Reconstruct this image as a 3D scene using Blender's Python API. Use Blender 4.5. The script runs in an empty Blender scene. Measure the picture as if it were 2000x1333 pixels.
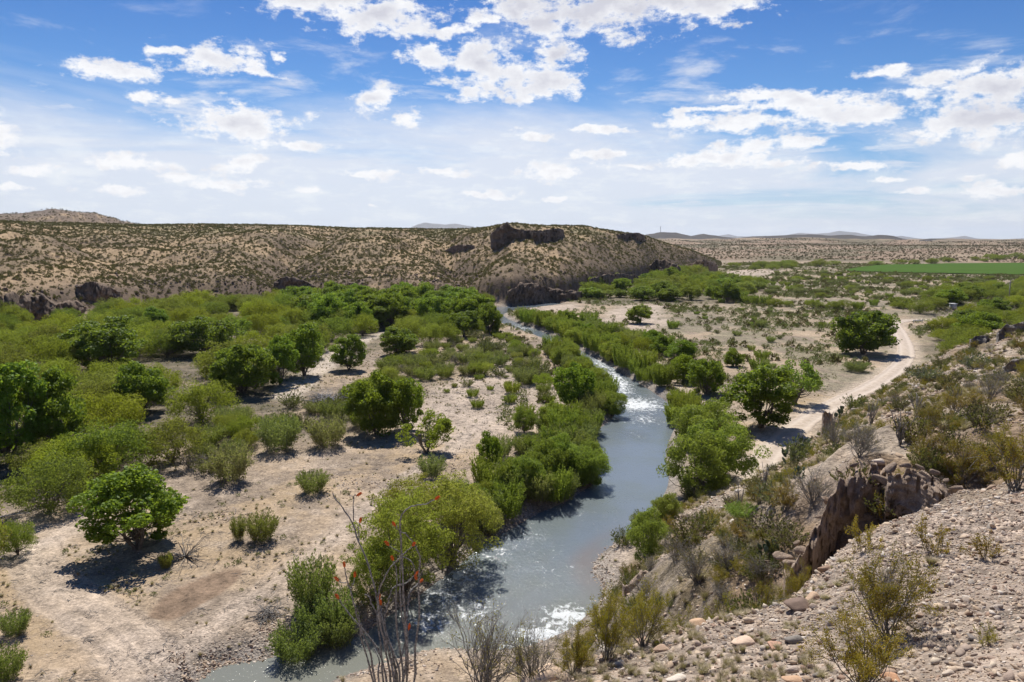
import bpy, math, random
import numpy as np
from mathutils import Vector
random.seed(7)
RNG = np.random.default_rng(11)
SC = bpy.context.scene
COL = SC.collection
PI = math.pi

# ------------------------------------------------------------------ camera, sky, sun, exposure
CAMH = 25.0
FPX = 1450.0                      # focal length in pixels of the 2000 px wide photograph
PITCH = math.radians(7.8)
CT, ST = math.cos(PITCH), math.sin(PITCH)
cam_d = bpy.data.cameras.new('camera')
cam = bpy.data.objects.new('camera', cam_d)
COL.objects.link(cam)
cam.location = (0, 0, CAMH)
cam.rotation_euler = (math.radians(90) - PITCH, 0, 0)
cam_d.sensor_width = 36.0
cam_d.lens = FPX / 2000 * 36.0
cam_d.clip_start = 0.1
cam_d.clip_end = 60000
SC.camera = cam

SUN_EL = math.radians(56)
SUN_AZ = math.radians(-9)         # from +Y towards +X
VS = SC.view_settings
VS.view_transform = 'Standard'
VS.look = 'None'
VS.gamma = 1.0
VS.use_curve_mapping = False
VS.exposure = 0.4
SKY_STRENGTH = 0.10
SUN_STRENGTH = 4.8

sun_d = bpy.data.lights.new('sun', 'SUN')
sun = bpy.data.objects.new('sun', sun_d)
COL.objects.link(sun)
sun_d.energy = SUN_STRENGTH
sun_d.angle = math.radians(0.5)
sun_d.color = (1.0, 0.955, 0.88)
sdir = Vector((math.sin(SUN_AZ) * math.cos(SUN_EL), math.cos(SUN_AZ) * math.cos(SUN_EL), math.sin(SUN_EL)))
sun.rotation_euler = sdir.to_track_quat('Z', 'Y').to_euler()
sun.location = (0, 0, 200)


class NT:
    """small helper to write node trees"""
    def __init__(self, tree):
        self.t = tree

    def n(self, typ, ins=None, **props):
        nd = self.t.nodes.new(typ)
        for k, v in props.items():
            setattr(nd, k, v)
        for k, v in (ins or {}).items():
            sock = nd.inputs[k]
            if isinstance(v, bpy.types.NodeSocket):
                self.t.links.new(v, sock)
            elif v is not None:
                sock.default_value = v
        return nd

    def m(self, op, a, b=None, c=None, clamp=False):
        nd = self.t.nodes.new('ShaderNodeMath')
        nd.operation = op
        nd.use_clamp = clamp
        for i, v in enumerate((a, b, c)):
            if v is None:
                continue
            if isinstance(v, bpy.types.NodeSocket):
                self.t.links.new(v, nd.inputs[i])
            else:
                nd.inputs[i].default_value = v
        return nd.outputs[0]

    def vm(self, op, a, b=None, out=0):
        nd = self.t.nodes.new('ShaderNodeVectorMath')
        nd.operation = op
        for i, v in enumerate((a, b)):
            if v is None:
                continue
            if isinstance(v, bpy.types.NodeSocket):
                self.t.links.new(v, nd.inputs[i])
            else:
                nd.inputs[i].default_value = v
        return nd.outputs[out]

    def ss(self, x, lo, hi):
        nd = self.n('ShaderNodeMapRange', {0: x, 1: lo, 2: hi, 3: 0.0, 4: 1.0}, interpolation_type='SMOOTHSTEP')
        return nd.outputs[0]

    def mix(self, f, a, b, blend='MIX'):
        nd = self.t.nodes.new('ShaderNodeMix')
        nd.data_type = 'RGBA'
        nd.blend_type = blend
        for k, v in ((0, f), (6, a), (7, b)):
            if isinstance(v, bpy.types.NodeSocket):
                self.t.links.new(v, nd.inputs[k])
            else:
                if k and len(v) == 3:
                    v = (*v, 1)
                nd.inputs[k].default_value = v
        return nd.outputs[2]

    def noise(self, vec, scale, detail=4, rough=0.55, dist=0.0):
        nd = self.n('ShaderNodeTexNoise', {'Vector': vec, 'Scale': scale, 'Detail': detail, 'Roughness': rough, 'Distortion': dist})
        return nd.outputs['Fac']


def pix_dir(u, v):
    """world direction through a pixel of the photograph (used to find where things stand)"""
    a = (np.asarray(u, float) - 1000) / FPX
    b = (666.5 - np.asarray(v, float)) / FPX
    return a, CT + b * ST, b * CT - ST


# ------------------------------------------------------------------ the sky: Nishita plus procedural clouds
def build_world():
    w = bpy.data.worlds.new('World')
    SC.world = w
    w.use_nodes = True
    t = w.node_tree
    t.nodes.clear()
    N = NT(t)
    sky = N.n('ShaderNodeTexSky', sky_type='NISHITA')
    sky.sun_disc = False
    sky.sun_elevation = SUN_EL
    sky.sun_rotation = SUN_AZ
    sky.altitude = 800
    sky.air_density = 1.0
    sky.dust_density = 0.6
    sky.ozone_density = 2.5
    skyc = N.n('ShaderNodeHueSaturation', {'Saturation': 1.0, 'Value': 1.0, 'Color': N.mix(1.0, sky.outputs[0], (0.33, 0.54, 0.76), 'MULTIPLY')}).outputs[0]
    dr = N.n('ShaderNodeTexCoord').outputs['Generated']
    sx = N.n('ShaderNodeSeparateXYZ', {0: dr})
    az = N.m('ARCTAN2', sx.outputs[0], sx.outputs[1])
    el = N.m('ARCSINE', sx.outputs[2])
    P = N.n('ShaderNodeCombineXYZ', {0: az, 1: el, 2: 0.0}).outputs[0]
    skyc = N.mix(N.ss(el, 0.12, 0.38), skyc, N.mix(1.0, skyc, (0.42, 0.66, 0.88), 'MULTIPLY'))
    # warp of the blob outlines
    wn = N.n('ShaderNodeTexNoise', {'Vector': N.vm('MULTIPLY', P, (9.0, 16.0, 1)), 'Scale': 1.0, 'Detail': 5.0, 'Roughness': 0.6}).outputs['Color']
    wv = N.vm('MULTIPLY', N.vm('SUBTRACT', wn, (0.5, 0.5, 0.5)), (0.10, 0.045, 0))
    PW = N.vm('ADD', P, wv)
    blobs = [(620, -8, 140, 34), (740, 25, 118, 38), (1040, 25, 95, 55), (1190, 8, 165, 58), (1360, -5, 150, 40),
             (1080, 110, 38, 45), (985, 160, 120, 34), (945, 118, 66, 40), (1060, 160, 70, 34), (838, 106, 48, 28), (885, 62, 40, 12),
             (220, 132, 78, 18), (428, 120, 86, 30), (338, 97, 30, 10), (500, 145, 50, 10), (460, 236, 118, 32),
             (332, 196, 30, 13), (270, 187, 18, 11), (730, 193, 60, 30), (537, 115, 16, 9), (942, 42, 30, 13), (810, 230, 30, 12),
             (1930, 215, 125, 44), (1975, 178, 80, 38), (1830, 240, 70, 24), (1560, 205, 140, 22), (1500, 190, 90, 18), (1480, 245, 130, 18), (1640, 225, 110, 26),
             (1400, 312, 105, 20), (1450, 292, 60, 18), (1520, 318, 60, 8), (1770, 175, 60, 12), (1850, 150, 70, 16), (1740, 140, 40, 10),
             (1390, 214, 110, 6), (1180, 250, 80, 8), (1050, 265, 50, 10), (1340, 235, 60, 12), (1560, 285, 60, 12),
             (-5, 262, 50, 28), (60, 332, 50, 11), (250, 320, 64, 13), (440, 357, 72, 13), (240, 370, 48, 9), (590, 283, 80, 14),
             (470, 318, 46, 16), (345, 345, 40, 7), (720, 345, 60, 8), (850, 340, 60, 11), (1080, 335, 66, 20), (1160, 300, 60, 10),
             (1887, 346, 26, 6), (1970, 372, 70, 14), (1790, 382, 40, 6), (592, 376, 40, 6), (1090, 392, 24, 6), (1990, 320, 40, 14),
             (1660, 330, 60, 8), (960, 385, 60, 6), (1240, 325, 40, 6), (742, 398, 14, 4), (15, 365, 40, 7), (1730, 355, 40, 6)]

    def blobval(PP):
        acc = thick = None
        for (u, v, ru, rv) in blobs:
            d = np.array(pix_dir(u, v))
            d = d / np.linalg.norm(d)
            a, e = math.atan2(d[0], d[1]), math.asin(d[2])
            ln = N.vm('LENGTH', N.vm('MULTIPLY', N.vm('SUBTRACT', PP, (a, e, 0)), (FPX / ru, FPX / rv, 0)), out=1)
            acc = ln if acc is None else N.m('MINIMUM', acc, ln)
            tk = N.m('MULTIPLY', N.m('SUBTRACT', 1.0, ln), rv / 40.0)
            thick = tk if thick is None else N.m('MAXIMUM', thick, tk)
        return N.m('SUBTRACT', 1.0, acc), thick
    B, TK = blobval(PW)
    B = N.m('MAXIMUM', B, -1.0)
    # puffy detail
    ns = N.vm('MULTIPLY', P, (26.0, 44.0, 1))
    f1 = N.noise(ns, 1.0, 7, 0.6)
    f2 = N.noise(N.vm('ADD', ns, (0.0, 0.55, 0)), 1.0, 5, 0.6)          # same noise a little higher: relief light
    f3 = N.noise(N.vm('MULTIPLY', P, (90.0, 150.0, 1)), 1.0, 5, 0.7)
    D = N.m('ADD', B, N.m('ADD', N.m('MULTIPLY', N.m('SUBTRACT', f1, 0.5), 3.4), N.m('MULTIPLY', N.m('SUBTRACT', f3, 0.5), 1.5)))
    alpha = N.ss(D, -0.16, 0.62)
    # veil and broken altocumulus, everywhere in the sky, on a flat layer
    zz = N.m('ADD', N.m('MAXIMUM', sx.outputs[2], 0.0), 0.075)
    L = N.n('ShaderNodeCombineXYZ', {0: N.m('DIVIDE', sx.outputs[0], zz), 1: N.m('DIVIDE', sx.outputs[1], zz), 2: 0.0}).outputs[0]
    v1 = N.noise(N.vm('ADD', L, (3.1, 0.7, 0)), 0.42, 6, 0.6, 0.6)
    v2 = N.noise(N.vm('ADD', L, (13.1, 4.7, 0)), 1.9, 6, 0.62, 0.3)
    lowness = N.m('SUBTRACT', 1.0, N.ss(el, 0.03, 0.24))
    lr = N.m('MULTIPLY', N.ss(az, -0.1, 0.5), 0.16)                      # the veil thins out to the right
    veil = N.m('ADD', v1, N.m('SUBTRACT', N.m('MULTIPLY', lowness, 0.50), N.m('ADD', lr, 0.17)))
    veil = N.ss(veil, 0.33, 0.72)
    thin = N.m('MULTIPLY', N.ss(N.m('ADD', v2, N.m('MULTIPLY', lowness, 0.12)), 0.52, 0.74), 0.75)
    thin = N.m('MULTIPLY', thin, N.ss(N.m('SUBTRACT', 0.31, el), 0.0, 0.12))
    veil = N.m('MAXIMUM', N.m('MULTIPLY', veil, 0.88), thin)
    haze_low = N.m('SUBTRACT', 1.0, N.ss(el, -0.02, 0.11))
    veil = N.m('MAXIMUM', veil, N.m('MULTIPLY', haze_low, 0.86))
    # colours of cloud, in the sky's own units
    rel = N.m('MULTIPLY', N.m('SUBTRACT', f1, f2), 2.2)
    core = N.ss(N.m('ADD', TK, N.m('MULTIPLY', N.m('SUBTRACT', f2, 0.5), 0.9)), 0.22, 0.90)
    shade = N.m('ADD', N.m('MULTIPLY', core, 0.75), rel, clamp=True)
    CW, CG, CV = (7.6, 7.6, 7.7), (5.1, 5.1, 5.6), (6.0, 6.25, 6.9)
    cc = N.mix(shade, CW, CG)
    puff = N.m('MULTIPLY', N.ss(N.noise(N.vm('MULTIPLY', P, (16.0, 58.0, 1)), 1.0, 7, 0.66), 0.46, 0.66), 0.95)
    c1 = N.mix(veil, skyc, N.mix(puff, CV, (7.0, 7.1, 7.3)))
    c2 = N.mix(N.m('MULTIPLY', alpha, 0.96), c1, cc)
    bg = N.n('ShaderNodeBackground', {'Color': c2, 'Strength': SKY_STRENGTH})
    out = N.n('ShaderNodeOutputWorld', {'Surface': bg.outputs[0]})


build_world()

# ------------------------------------------------------------------ noise and geometry helpers
def _hash(ix, iy, seed):
    h = (ix.astype(np.int64) * 374761393 + iy.astype(np.int64) * 668265263 + seed * 1274126177) & 0x7fffffff
    h = ((h ^ (h >> 13)) * 1274126177) & 0x7fffffff
    h = h ^ (h >> 16)
    return (h & 0xffffff) / float(0xffffff)


def vnoise(x, y, seed=0):
    ix, iy = np.floor(x), np.floor(y)
    fx, fy = x - ix, y - iy
    fx = fx * fx * fx * (fx * (fx * 6 - 15) + 10)
    fy = fy * fy * fy * (fy * (fy * 6 - 15) + 10)
    a, b = _hash(ix, iy, seed), _hash(ix + 1, iy, seed)
    c, d = _hash(ix, iy + 1, seed), _hash(ix + 1, iy + 1, seed)
    return (a + (b - a) * fx) + ((c + (d - c) * fx) - (a + (b - a) * fx)) * fy


def fbm(x, y, octv=4, seed=0, gain=0.5):
    s, amp, tot = 0, 1.0, 0
    for o in range(octv):
        s = s + amp * vnoise(x * 2 ** o + 17.3 * o, y * 2 ** o - 9.1 * o, seed + o)
        tot += amp
        amp *= gain
    return s / tot


def ridged(x, y, octv=3, seed=0):
    s, amp, tot = 0, 1.0, 0
    for o in range(octv):
        s = s + amp * (1 - np.abs(2 * vnoise(x * 2 ** o, y * 2 ** o, seed + o) - 1))
        tot += amp
        amp *= 0.5
    return s / tot


def sst(x, a, b):
    t = np.clip((x - a) / (b - a), 0, 1)
    return t * t * (3 - 2 * t)


def on_plane(u, v, z=0.0):
    a, f, p = pix_dir(u, v)
    k = (z - CAMH) / p
    return np.stack([a * k, f * k], -1)


def sd_poly(x, y, poly):
    """signed distance to a polygon, negative inside"""
    P = np.asarray(poly, float)
    d2 = np.full(x.shape, 1e18)
    inside = np.zeros(x.shape, bool)
    n = len(P)
    for i in range(n):
        ax, ay = P[i]
        bx, by = P[(i + 1) % n]
        ex, ey = bx - ax, by - ay
        t = np.clip(((x - ax) * ex + (y - ay) * ey) / (ex * ex + ey * ey + 1e-12), 0, 1)
        d2 = np.minimum(d2, (x - ax - t * ex) ** 2 + (y - ay - t * ey) ** 2)
        c = ((ay > y) != (by > y))
        with np.errstate(divide='ignore', invalid='ignore'):
            xi = ax + (y - ay) * ex / (ey if ey != 0 else 1e-12)
        inside ^= c & (x < xi)
    d = np.sqrt(d2)
    return np.where(inside, -d, d)


def sd_line(x, y, pts):
    d2 = np.full(x.shape, 1e18)
    for (ax, ay), (bx, by) in zip(pts[:-1], pts[1:]):
        ex, ey = bx - ax, by - ay
        t = np.clip(((x - ax) * ex + (y - ay) * ey) / (ex * ex + ey * ey + 1e-12), 0, 1)
        d2 = np.minimum(d2, (x - ax - t * ex) ** 2 + (y - ay - t * ey) ** 2)
    return np.sqrt(d2)


def smooth_line(pts, n=8, closed=False):
    """Catmull-Rom through points"""
    P = [np.asarray(p, float) for p in pts]
    out = []
    m = len(P)
    rng = range(m) if closed else range(m - 1)
    for i in rng:
        p0 = P[(i - 1) % m] if (closed or i > 0) else P[i]
        p1, p2 = P[i], P[(i + 1) % m]
        p3 = P[(i + 2) % m] if (closed or i + 2 < m) else p2
        for k in range(n):
            t = k / n
            out.append(0.5 * (2 * p1 + (p2 - p0) * t + (2 * p0 - 5 * p1 + 4 * p2 - p3) * t * t + (-p0 + 3 * p1 - 3 * p2 + p3) * t ** 3))
    if not closed:
        out.append(P[-1])
    return np.array(out)


WATER_Z = -0.75
RIV_L = [(150, 1480), (395, 1335), (440, 1308), (520, 1296), (600, 1268), (700, 1250), (770, 1205), (830, 1165), (880, 1128), (925, 1090), (962, 1062), (1000, 1040),
         (1050, 1010), (1100, 987), (1140, 965), (1176, 935), (1172, 900), (1158, 865), (1190, 828), (1206, 806), (1198, 775), (1170, 738), (1140, 706),
         (1100, 682), (1060, 660), (1020, 645), (985, 632), (950, 622), (940, 611), (960, 603), (1010, 598), (1080, 592)]
RIV_R = [(1090, 596), (1030, 604), (985, 612), (985, 621), (1015, 634), (1050, 646), (1090, 664), (1160, 700), (1220, 735), (1270, 765), (1308, 795), (1316, 822), (1302, 850),
         (1292, 890), (1298, 930), (1290, 960), (1262, 1000), (1225, 1035), (1180, 1068), (1150, 1095), (1146, 1120), (1168, 1150), (1150, 1185), (1100, 1228), (1000, 1262),
         (860, 1262), (790, 1275), (720, 1297), (620, 1335), (420, 1480)]
_rp = [on_plane(u, v, WATER_Z) for u, v in RIV_L + RIV_R]
RIVER = smooth_line(_rp, 4, True)
RIV_BB = (RIVER[:, 0].min() - 12, RIVER[:, 0].max() + 12, RIVER[:, 1].min() - 12, RIVER[:, 1].max() + 12)
ROAD_PX = [(1395, 988), (1440, 965), (1478, 935), (1495, 895), (1530, 858), (1590, 812), (1650, 781), (1700, 757), (1745, 727), (1767, 702), (1767, 676), (1757, 651), (1747, 634),
           (1768, 628), (1800, 627), (1850, 624), (1900, 612), (1950, 602), (2060, 588)]
ROAD = smooth_line([on_plane(u, v, 0) for u, v in ROAD_PX], 8)

# ---- foreground hillside: surveyed points (photo pixel + distance ahead) and plain world points
_hp = [(2000, 1333, 6.5), (2000, 1150, 10), (2000, 1050, 13), (2000, 950, 20), (2000, 880, 27), (2000, 800, 36), (2000, 720, 50), (2000, 640, 82),
       (1850, 1333, 7.2), (1850, 1150, 10.5), (1850, 1050, 13.5), (1850, 968, 19), (1700, 1333, 8), (1700, 1150, 11), (1700, 1035, 16.5),
       (1500, 1333, 9), (1500, 1225, 11), (1560, 1175, 12.8), (1620, 1100, 13.6), (1300, 1333, 9.3), (1300, 1238, 12.3), (1400, 1200, 12.4), (1160, 1275, 11.5), (1030, 1330, 10),
       (1200, 1333, 9.4), (1640, 1055, 15.5),
       (1700, 905, 26.5), (1640, 925, 27), (1850, 868, 29), (1780, 890, 27.5), (1700, 850, 31), (1850, 800, 38), (1600, 900, 45), (1700, 820, 60), (1850, 720, 75), (1920, 760, 50),
       (1550, 950, 38), (1550, 1050, 27), (1450, 1100, 26), (1400, 1000, 45), (1300, 1100, 35), (1480, 1000, 36), (1350, 1050, 42), (1500, 930, 58), (1600, 860, 70),
       (1650, 830, 75), (1750, 750, 98), (1800, 715, 102), (1850, 690, 100), (1930, 652, 95), (1300, 1180, 27), (1240, 1160, 32)]
_pts = []
for u, v, d in _hp:
    a, f, p = pix_dir(u, v)
    k = d / f
    _pts.append((a * k, d, CAMH + p * k))
_pts += [(0, 0, 23.35), (5, 0, 23.3), (-6, 0, 21.5), (-15, 0, 17), (-15, 10, 11), (-15, 22, 3), (-15, 34, -1.5), (-30, 0, 9), (-32, 22, -1.5), (-25, 32, -2), (0, -12, 26), (-12, -10, 22), (10, 4, 22.3), (20, 9, 22.6), (32, 20, 21.5),
         (45, 34, 21), (66, 60, 20), (90, 90, 17), (10, -10, 27), (30, -10, 30), (-2, 10, 17.6), (-2, 20, 8.5), (-2, 30, 1.5), (-8, 10, 14.5), (-8, 20, 6.5), (-8, 31, -0.5), (-8, 40, -3),
         (1.5, 5, 21.0), (3.5, 15.5, 13.6), (3, 20, 9.8), (2.5, 28, 5.0), (2, 38, 0.3), (4, 44, -0.6), (6, 50, -1.0), (6, 20, 12.8), (7.5, 17, 15.0), (9.2, 18.2, 15.2), (10.0, 22.0, 13.2), (10.8, 23.2, 13.6), (12.4, 21.8, 15.2), (14.5, 23.3, 15.9),
         (13.5, 24.5, 16.0), (10, 25.5, 14.0), (110, 110, 9), (120, 60, 22), (140, 140, 2), (120, 170, -2), (60, 130, -1.5), (75, 150, -2), (95, 165, -2), (150, 200, -3), (90, 20, 30), (60, -20, 36), (0, -60, 36), (-60, -40, 10), (-80, 20, -3),
         (-60, 60, -6), (0, 70, -4), (0, 110, -6), (30, 150, -5), (200, 60, 24), (200, 250, -4), (-100, -100, 10), (100, -100, 45)]
for u, v in [(1470, 965), (1545, 890), (1640, 812), (1710, 772), (1775, 740), (1225, 1100), (1262, 1040), (1300, 985), (1360, 985), (1415, 985), (1500, 948), (1522, 914), (1580, 864), (1612, 838), (1670, 797), (1738, 758)]:
    q = on_plane(u, v, -0.6)
    _pts.append((q[0], q[1], -0.25))
_pts = np.array(_pts)


def _rbf_fit(P):
    n = len(P)
    r = np.hypot(P[:, None, 0] - P[None, :, 0], P[:, None, 1] - P[None, :, 1])
    A = np.zeros((n + 3, n + 3))
    A[:n, :n] = -r + np.eye(n) * 0.05
    A[:n, n] = 1
    A[:n, n + 1:] = P[:, :2]
    A[n, :n] = 1
    A[n + 1:, :n] = P[:, :2].T
    return np.linalg.solve(A, np.concatenate([P[:, 2], [0, 0, 0]]))


_RW = _rbf_fit(_pts)


def hillside(x, y):
    out = np.full(x.shape, -30.0)
    m = (y > -160) & (y < 230) & (x > -110) & (x < 260)
    xs, ys = x[m], y[m]
    z = _RW[len(_pts)] + _RW[-2] * xs + _RW[-1] * ys
    for i, (px, py, _) in enumerate(_pts):
        z = z - _RW[i] * np.sqrt((xs - px) ** 2 + (ys - py) ** 2 + 0.15)
    far = sst(ys, 12, 22) * (0.15 + 0.85 * sst(z, 0.3, 4.0))
    # bedding ledges and rubble relief, stronger away from the stony slope at our feet
    q = xs * 0.55 + ys * 0.25
    st_, tt_ = xs * .69 + ys * .72, -xs * .72 + ys * .69
    z = z + far * (1.0 * (ridged(st_ / 11 + 2, tt_ / 2.6, 4, 15) - 0.6) + 0.9 * (fbm(xs / 9, ys / 9, 3, 5) - 0.5) + 0.5 * (ridged(xs / 4.5 + 3, ys / 7, 4, 9) - 0.6)) + 0.22 * (fbm(xs / 1.6, ys / 1.6, 3, 21) - 0.5)
    ed = np.minimum(np.minimum(sst(xs, -110, -70), 1 - sst(xs, 200, 260)), np.minimum(sst(ys, -160, -120), 1 - sst(ys, 180, 230)))
    out[m] = z * ed - 8 * (1 - ed)
    return out


# ---- mesa and far hills
def _tab(rows, zplane=None):
    A = []
    for row in rows:
        u, v = row[0], row[1]
        a, f, p = pix_dir(u, v)
        az = math.atan2(a, f)
        hyp = math.hypot(a, f)
        if zplane is not None:
            A.append((az, (zplane - CAMH) / p * hyp))
        else:
            A.append((az, row[2], CAMH + row[2] * p / hyp))
    return np.array(A)


FOOT = _tab([(-900, 640), (0, 640), (60, 632), (200, 612), (300, 600), (400, 592), (500, 588), (700, 585), (900, 590), (1000, 597), (1090, 588), (1150, 572), (1250, 547), (1340, 530), (1395, 523), (1440, 521), (1480, 520)], 0.0)
CREST = _tab([(-900, 430, 620), (0, 432, 620), (120, 436, 640), (260, 439, 660), (400, 438, 680), (600, 442, 700), (700, 446, 720), (850, 448, 640), (930, 447, 560), (965, 443, 500), (1000, 437, 480),
              (1060, 442, 490), (1140, 442, 540), (1200, 452, 560), (1260, 461, 590), (1300, 476, 625), (1350, 490, 665), (1400, 511, 720), (1420, 520, 760), (1480, 522, 800)])


def mesa(x, y):
    r = np.hypot(x, y)
    az = np.arctan2(x, y)
    Rf = np.interp(az, FOOT[:, 0], FOOT[:, 1])
    Rf = Rf + 14 * (fbm(x / 38, y / 38, 3, 31) - 0.5)
    Rc = np.interp(az, CREST[:, 0], CREST[:, 1])
    Zc = np.interp(az, CREST[:, 0], CREST[:, 2])
    t = (r - Rf) / (Rc - Rf)
    tc = np.clip(t, 0, 1)
    s = 0.17 * sst(tc, 0.0, 0.06) + 0.83 * (1 - (1 - tc) ** 1.25)
    s = np.where(t < 0, 0, s)
    # the flat topped knob on the right has a steeper flank
    right = sst(az, -0.06, 0.02)
    s = s * (1 - 0.0 * right)
    win = np.sin(PI * np.clip(tc * 0.96 + 0.04, 0, 1)) ** 0.7 * (t > 0)
    wx = x + 22 * (fbm(x / 60, y / 60, 2, 77) - .5)
    wy = y + 22 * (fbm(x / 60 + 9, y / 60, 2, 78) - .5)
    g = ridged(wx / 88 + 0.3, wy / 120, 4, 41)
    z = Zc * s
    amp = np.clip(Zc / 34, 0.05, 1)
    z = z + win * amp * (14.0 * (g - 0.62) + 2.2 * (ridged(wx / 8, wy / 11, 3, 56) - 0.6) + 3.4 * (ridged(wx / 17, wy / 24, 3, 55) - 0.6))
    z = z + amp * sst(t, 0.9, 1.1) * 1.6 * (fbm(x / 40, y / 40, 3, 61) - 0.5)
    for (uc, vv, wdt, dep, sl) in ((600, 0, 0.030, 9.0, 0.09), (880, 0, 0.022, 8.0, -0.05), (190, 0, 0.035, 6.5, -0.10), (330, 0, 0.02, 4, 0.05)):
        azc = math.atan((uc - 1000) / FPX) + sl * (tc - 0.4)
        z = z - dep * np.exp(-((az - azc) / wdt) ** 2) * win * (1 - 0.35 * tc)
    # two buttresses
    for (uc, wdt, hgt) in ((730, 0.055, 4.5), (1030, 0.06, 3.0), (60, 0.06, 4.0), (450, 0.05, 3)):
        azc = math.atan((uc - 1000) / FPX)
        z = z + hgt * np.exp(-((az - azc) / wdt) ** 2) * np.sin(PI * np.clip(tc * 1.5, 0, 1)) * (t > 0)
    back = np.where(az < -0.04, 900, 230)
    z = z * (1 - sst(r, Rc + 20, Rc + back))
    z = z * (1 - sst(az, 0.262, 0.285)) * (t > 0)
    return np.where(y > 0, z, 0) * sst(-np.abs(az), -1.5, -1.1)


def farland(x, y):
    r = np.hypot(x, y)
    az = np.arctan2(x, y)
    n = fbm(x / 420, y / 420, 4, 91)
    base = 19 * sst(r, 880, 2300) + sst(r, 860, 1500) * 18 * (n - 0.45) + sst(r, 860, 1100) * 14 * (ridged(x / 150, y / 150, 4, 93) - .6)
    # left: brown hills peeping over the mesa
    hl = np.interp(az, *zip(*[(math.atan2(pix_dir(u, 0)[0], pix_dir(u, 468)[1]), (468 - v) / FPX) for u, v in
                              [(-1500, 440), (-400, 428), (-100, 424), (0, 422), (60, 421), (110, 415), (160, 419), (190, 419), (225, 429), (240, 436), (300, 444), (500, 480), (5000, 480)]]))
    lz = CAMH + 1500 * hl * 0.88
    bump = np.exp(-((r - 1500) / 330) ** 2)
    z = np.maximum(base, lz * bump + 14 * (ridged(x / 130, y / 130, 4, 97) - .6) * bump * (az < 0))
    return z


FIELD = [on_plane(u, v, 0.3) for u, v in [(1655, 529), (1700, 521), (1760, 517), (2000, 515.5), (2600, 514), (2600, 546), (2000, 537), (1870, 535), (1730, 532)]]


def ground_h(x, y, parts=False):
    x = np.asarray(x, float)
    y = np.asarray(y, float)
    r = np.hypot(x, y)
    v = 0.5 * (fbm(x / 24, y / 24, 3, 1) - 0.5) + 0.3 * (fbm(x / 5, y / 5, 3, 2) - 0.5)
    # the bench that carries the green belt and the track on the far right
    e = on_plane(1960, 600, 2)
    v = v + 3.2 * np.exp(-(((x - e[0] - 40) / 75) ** 2 + ((y - e[1]) / 42) ** 2))
    rd = sd_line(x, y, ROAD)
    v = v * (0.25 + 0.75 * sst(rd, 2.0, 6.0)) if True else v
    fd = (x > 200) & (y > 400) & (y < 1500)
    v = np.where(fd, v * 0.5, v)
    far = farland(x, y)
    v = np.where(r > 860, np.maximum(v, far), v)
    ms = mesa(x, y)
    v2 = np.maximum(v, ms) if True else v
    hs = hillside(x, y)
    k = 0.7
    hh = np.clip(0.5 + 0.5 * (hs - v2) / k, 0, 1)
    z = v2 + (hs - v2) * hh + k * hh * (1 - hh)
    m = (x > RIV_BB[0]) & (x < RIV_BB[1]) & (y > RIV_BB[2]) & (y < RIV_BB[3])
    sd = np.full(x.shape, 50.0)
    if m.any():
        sd[m] = sd_poly(x[m], y[m], RIVER)
        wd = 1.1 + 2.6 * fbm(x[m] / 14, y[m] / 14, 2, 88)
        bank = sst(sd[m] / wd, 0, 1)
        zi = WATER_Z - 0.10 - np.clip(-sd[m] * 0.35, 0, 0.8)
        z[m] = np.where(sd[m] < 0, zi, (WATER_Z - 0.10) + (z[m] - WATER_Z + 0.10) * (0.25 * np.minimum(1, sd[m] / wd) + 0.75 * bank))
    if parts:
        return z, dict(sd=sd, rd=rd, hill=hh, mesa=ms, valley=v, far=far)
    return z


_RR = np.concatenate([np.geomspace(4, 40, 160), np.geomspace(40.5, 300, 220), np.geomspace(302, 4000, 260)])


def hits(uv):
    """where the rays through photo pixels meet the ground: array of x,y,z"""
    uv = np.asarray(uv, float).reshape(-1, 2)
    a, f, p = pix_dir(uv[:, 0], uv[:, 1])
    hyp = np.hypot(a, f)
    out = np.zeros((len(uv), 3))
    for s in range(0, len(uv), 400):
        sl = slice(s, s + 400)
        k = _RR[None, :] / hyp[sl, None]
        X, Y, Z = a[sl, None] * k, f[sl, None] * k, CAMH + p[sl, None] * k
        g = ground_h(X, Y)
        below = Z < g
        i = np.clip(np.argmax(below, 1), 1, len(_RR) - 1)
        i = np.where(below.any(1), i, len(_RR) - 1)
        j = np.arange(len(i))
        d0, d1 = (Z - g)[j, i - 1], (Z - g)[j, i]
        t = np.clip(d0 / (d0 - d1 + 1e-9), 0, 1)
        kk = k[j, i - 1] + (k[j, i] - k[j, i - 1]) * t
        x, y = a[sl] * kk, f[sl] * kk
        out[sl] = np.stack([x, y, ground_h(x, y)], -1)
    return out


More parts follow.
